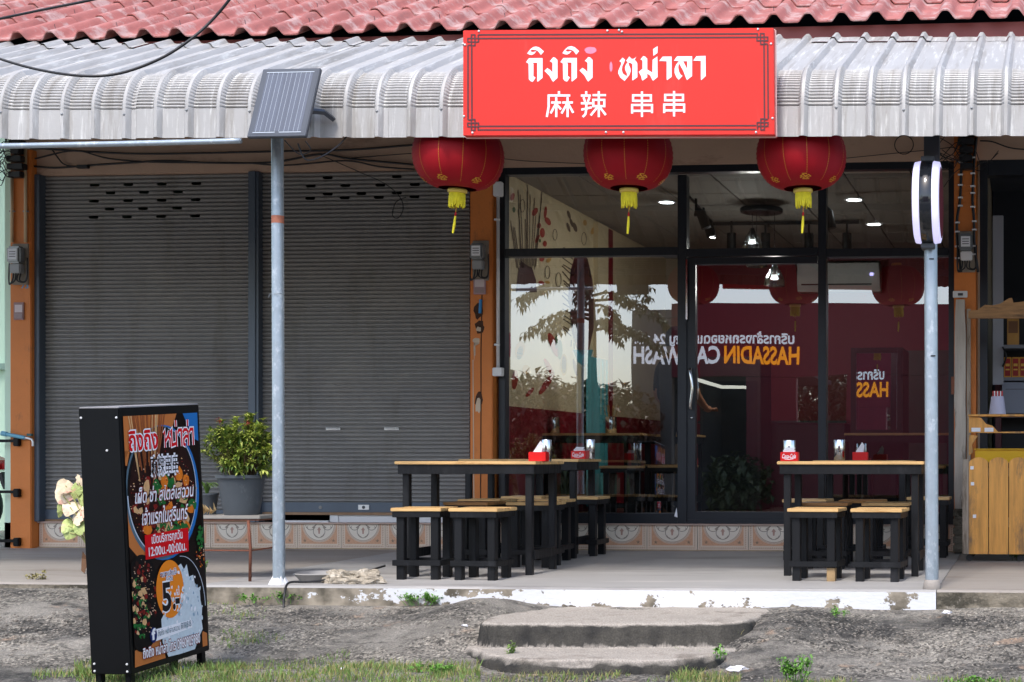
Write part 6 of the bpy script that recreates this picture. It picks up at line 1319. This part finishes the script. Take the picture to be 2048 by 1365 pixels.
# track with spot lights
tr = thing('track_rail', 'black light track across the shop ceiling', 'light track', at(1560, 446, 2.9)); MB().box(X_(1425, 2.9)-tr.location.x, X_(1718, 2.9)-tr.location.x, -.015, .015, -.02, .012).build('rail', M_blackpaint, tr)
tr2 = thing('track_rail', 'black light track running into the shop left of the door', 'light track', at(1380, 395, 1.4)); MB().tube([(0, 0, .0), at(1425, 446, 2.9)-tr2.location], .016, 4).build('rail', M_blackpaint, tr2)
def spot(px, py, Y, lab, tlt, lit=False):
    o = thing('spot_light', lab, 'spot light', at(px, py, Y), 0, 'black spot lights on the ceiling track'); b_ = MB().tube([(0, 0, -.1), (math.sin(tlt)*.1, 0, -.1-math.cos(tlt)*.02), (math.sin(tlt)*.2, 0, -.1-math.cos(tlt)*.17)], .047, 16).build('head', M_blackpaint, o, smooth=True, angle=50); MB().tube([(0, 0, .02), (0, 0, -.1)], .012, 6).build('bracket', M_blackpaint, o)
    if lit: MB().lathe([(0, 0), (.036, 0)], (math.sin(tlt)*.2, 0, -.104-math.cos(tlt)*.17), 14).build('lens', M_bulb, b_)
for (px, py, Y, t_, lit, lab) in ((1463, 447, 2.9, 0, False, 'spot light on the track just right of the door mullion'), (1531, 447, 2.9, 0, False, 'spot light on the track behind the pendant lamp'), (1618, 447, 2.9, 0, False, 'spot light on the track left of the middle mullion'), (1694, 447, 2.9, 0, False, 'spot light at the right end of the track'), (1392, 402, 1.5, .5, False, 'tilted spot light close to the door mullion'), (1407, 420, 1.8, .4, True, 'tilted spot light with a lit lens near the door mullion'), (1650, 400, 1.6, .3, False, 'tilted spot light beside the middle mullion')): spot(px, py, Y, lab, t_, lit)
for i, (px, py, lab) in enumerate(((1333, 405, 'lit recessed ceiling light above the left window'), (1708, 400, 'lit recessed ceiling light seen past the middle mullion'), (1748, 449, 'faint recessed ceiling light deeper in the shop'))):
    q = atz(px, py, CE-.004); o = thing('ceiling_light', lab, 'ceiling light', q); MB().lathe([(0, 0), (.07, 0)], (0, 0, 0), 20).build('lens', mat('downlight lens', (1, 1, 1), .4, var=0, emit=((.92, .97, 1), 8)), o); MB().lathe([(.072, -.004), (.09, -.002), (.09, .003), (.072, .003), (.072, -.004)], (0, 0, 0), 20).build('trim', M_white, o)
# shelving and dark goods at the back
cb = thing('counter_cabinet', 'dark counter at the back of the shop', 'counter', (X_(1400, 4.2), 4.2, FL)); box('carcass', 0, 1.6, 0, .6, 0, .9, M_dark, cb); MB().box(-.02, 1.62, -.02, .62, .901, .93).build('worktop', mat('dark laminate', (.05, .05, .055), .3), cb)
dk = thing('drinks_cooler', 'tall dark drinks cooler seen behind the door glass', 'cooler', (X_(1400, 3.0), 3.0, FL)); box('cabinet', 0, .62, 0, .6, 0, 1.55, M_black, dk); MB().box(.03, .59, -.004, 0, .2, 1.3).build('glass_door', mat('cooler door', (.02, .024, .028), .1), dk)
# person standing inside behind the mullion, forearm bent
def person():
    pb = Vector((X_(1352, 1.7), 1.7, FL)); t = thing('person', 'person in a black t-shirt standing inside behind the door mullion, forearm bent', 'person', pb, R(70))
    V = [(0, 0, .92), (0, 0, 1.12), (0, 0, 1.32), (0, .0, 1.42), (.02, 0, 1.5), (.02, 0, 1.62),   # 0 pelvis .. 5 head
         (0, .17, 1.36), (.02, .22, 1.1), (.22, .2, 1.0), (.3, .19, 1.0), (0, -.17, 1.36), (.0, -.22, 1.1), (.2, -.2, .98), (.28, -.19, .98),
         (0, .09, .88), (.02, .1, .48), (0, .1, .07), (.13, .11, .03), (0, -.09, .88), (.02, -.1, .48), (0, -.1, .07), (.13, -.11, .03)]
    Ed = [(0, 1), (1, 2), (2, 3), (3, 4), (4, 5), (3, 6), (6, 7), (7, 8), (8, 9), (3, 10), (10, 11), (11, 12), (12, 13), (0, 14), (14, 15), (15, 16), (16, 17), (0, 18), (18, 19), (19, 20), (20, 21)]
    Rd = [.14, .13, .15, .08, .05, .095, .065, .045, .033, .035, .065, .045, .033, .035, .085, .06, .042, .035, .085, .06, .042, .035]
    me = bpy.data.meshes.new('body'); me.from_pydata(V, Ed, []); o = bpy.data.objects.new('body', me); COL.objects.link(o)
    sk = o.modifiers.new('skin', 'SKIN'); ss = o.modifiers.new('sub', 'SUBSURF'); ss.levels = 2; ss.render_levels = 2
    for i, r in enumerate(Rd): me.skin_vertices[0].data[i].radius = (r, r*(1.25 if i in (0, 1, 2) else 1))
    me.skin_vertices[0].data[0].use_root = True; bpy.context.view_layer.update()
    m2 = bpy.data.meshes.new_from_object(o.evaluated_get(bpy.context.evaluated_depsgraph_get())); bpy.data.objects.remove(o)
    for m in (M_skin, M_tshirt, M_denim): m2.materials.append(m)
    for p in m2.polygons:
        c = p.center; p.material_index = 2 if c.z < .95 and abs(c.y) < .17 and c.x < .16 else (1 if (.9 <= c.z < 1.44 and (abs(c.y) < .2 or c.z > 1.16) and c.x < .16) else 0); p.use_smooth = True
    b_ = bpy.data.objects.new('body', m2); COL.objects.link(b_); b_.parent = t
    hr = MB().lathe([(0, .125), (.05, .115), (.09, .07), (.104, .0), (.1, -.05), (.085, -.06)], (.005, 0, 1.62), 20).build('hair', M_hair, t, smooth=True)
    for y_ in (-.04, .04): MB().lathe([(0, -.011), (.011, 0), (0, .011)], (.112, y_, 1.62), 8).build('eye', M_black, t)
    fg = MB()
    for s_ in (1, -1):
        for k in range(4): fg.tube([(.3, s_*.19+(k-1.5)*.017, 1.0-(.02 if s_ < 0 else 0)), (.35, s_*.19+(k-1.5)*.018, .99), (.37, s_*.19+(k-1.5)*.018, .965)], [.009, .008, .007], 6)
        fg.tube([(.28, s_*.165, 1.0), (.32, s_*.145, .985)], [.01, .008], 6)
    fg.build('finger', M_skin, b_, smooth=True); return t
person()

# ------------------------------------------------------------------ across the road (seen only in the glass)
cw = thing('car_wash', 'dark red car wash building across the road, mirrored in the shop glass', 'building', (0, -24, 0)); M_cwr = mat('dark red cladding', srgb(120, 22, 36), .6, var=.1, vs=2, stretch=(4, 1, .3)); M_cwd = mat('car wash bay shade', srgb(44, 46, 50), .7, var=.2)
M_cwb = mat('car wash beige wall', srgb(130, 118, 108), .7, var=.08)
def cwx(px): return (px-2072)/2900*35.5
MB().box(cwx(1245), cwx(1330), -.3, 0, -.5, 4.9).build('wall', M_cwb, cw); MB().box(cwx(1330), 8, -.3, 0, 3.3, 5.05).build('header', M_cwr, cw); MB().box(cwx(1482), cwx(1590), -.3, 0, -.5, 3.29).build('wall', M_cwr, cw); MB().box(cwx(1590), cwx(1690), -.3, 0, -.5, 2.15).build('wall', M_cwr, cw); MB().box(cwx(1690), 8, -.3, 0, -.5, 3.29).build('wall', M_cwr, cw)
MB().box(cwx(1330), cwx(1482), -6, -5.9, -.5, 3.4).build('bay_back', M_cwd, cw); MB().box(cwx(1330), cwx(1590), -6, -.31, 3.5, 3.6).build('bay_roof', M_cwd, cw); MB().box(cwx(1322), cwx(1330), -6, -.31, -.5, 3.4).build('bay_side', M_cwd, cw)
lt_ = MB()
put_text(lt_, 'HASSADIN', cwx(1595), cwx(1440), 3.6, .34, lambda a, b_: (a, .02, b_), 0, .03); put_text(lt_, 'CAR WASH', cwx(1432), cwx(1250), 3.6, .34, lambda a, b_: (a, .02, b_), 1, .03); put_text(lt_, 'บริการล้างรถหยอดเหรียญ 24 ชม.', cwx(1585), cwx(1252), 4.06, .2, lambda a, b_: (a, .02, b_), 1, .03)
lt_.build('lettering', [mat('orange lettering with added glow', srgb(250, 160, 20), .5, var=.02, emit=(srgb(250, 150, 20), .8)), mat('white lettering with added glow', srgb(240, 240, 240), .5, var=.02, emit=(srgb(236, 236, 245), .6))], cw, orient=False)  # glow added to the letters so they mirror brighter in the glass
def ftree(name, lab, x_, y_, h_, R0, n, m, cat='tree', frond=False):
    t = thing(name, lab, cat, (x_, y_, -.6)); rr = random.Random(int(x_*7)+3); MB().tube([(0, 0, 0), (.08, 0, h_*.5), (.0, .05, h_*.85)], [.16, .11, .06], 8).build('trunk', M_stem, t); cr = MB(); lb = MB()
    if frond:
        for k in range(15):
            a = 2*math.pi*k/15*2.3; tier = h_*(.74+.26*k/15); L = R0*rr.uniform(.75, 1.2); P_ = lambda s_: Vector((math.cos(a)*L*s_, math.sin(a)*L*s_, tier+.45*s_-.85*s_*s_)); lb.tube([P_(s_) for s_ in (0, .25, .5, .75, 1)], [.035, .03, .02, .015, .008], 5)
            for j in range(95):
                s_ = rr.uniform(.3, 1.02); leaf(cr, P_(s_)+rdir(rr)*.07, Vector((rr.uniform(-1, 1), rr.uniform(-1, 1), -.7)), rr.uniform(.12, .24), .075)
    else:
        for k in range(n):
            d = rdir(rr); c = Vector((d.x*R0, d.y*R0, h_*.72+d.z*R0*.85))*1; q = c*1.0; q = Vector((c.x*rr.uniform(.5, 1), c.y*rr.uniform(.5, 1), h_*.72+(c.z-h_*.72)*rr.uniform(.5, 1)))
            for j in range(12): leaf(cr, q+rdir(rr)*.3, rdir(rr), rr.uniform(.2, .36), .14)
        for k in range(9): d = rdir(rr, 0); lb.tube([(0, 0, h_*.45), (d.x*R0*.4, d.y*R0*.4, h_*.65), (d.x*R0*.8, d.y*R0*.8, h_*.72+d.z*R0*.6)], [.06, .035, .015], 5)
    lb.build('limb', M_stem, t); cr.build('crown', m, t); return t
M_fol = mat('roadside foliage', srgb(70, 78, 40), .5, var=.35, vs=2); M_folr = mat('reddish foliage', srgb(96, 66, 44), .5, var=.35, vs=2)
def tx_(px, dist): return (px-2072)/2900*dist
ftree('almond_tree', 'spreading tree with drooping branches mirrored in the left window', tx_(1165, 29.5), -18, 5.9, 1.5, 0, M_fol, frond=True)
for (px, Y, h_, R0, n, m, lab) in ((1070, -22, 3.65, 1.25, 260, M_folr, 'reddish shrub mirrored in the left window'), (960, -22, 3.35, 1.35, 240, M_fol, 'green shrub mirrored at the left edge of the window'), (1135, -22.5, 3.35, 1.25, 260, M_fol, 'low green shrub mirrored under the spreading tree'), (1200, -23, 3.45, 1.15, 240, M_folr, 'brownish shrub mirrored beside the car wash wall'), (1020, -25, 3.6, 1.4, 200, M_fol, 'green tree across the road left of the spreading tree'), (1610, -33, 5.0, 2.2, 260, M_fol, 'green tree behind the car wash bays'), (1690, -32, 4.6, 1.8, 260, M_fol, 'green tree behind the car wash further right'), (1470, -23, 1.6, .7, 80, M_fol, 'low bush by the car wash bay')): ftree('roadside_tree', lab, tx_(px, 11.5-Y), Y, h_, R0, n, m)
tag(MB().box(-60, 60, -16.7, -16.5, -.7, -.38).build('far_kerb', mat('pale kerb', srgb(190, 186, 180), .7), bevel=.02), kind='structure')
tag(MB().box(-60, 60, -40, -16.71, -.7, -.42).build('far_pavement', mat('far concrete', srgb(150, 146, 140), .7, var=.1)), kind='structure')
rg = MB()
for k in range(600):
    x_, y_ = rnd.uniform(-70, 40), rnd.uniform(-75, -50)
    rg.add([(x_+v.x*rnd.uniform(1, 2), y_+v.y*1.5, .6+v.z*rnd.uniform(1.4, 3.2)) for v in iv], ifc)
tag(rg.build('far_treeline', M_fol, orient=False), 'distant line of trees across the road', 'trees', kind='stuff')
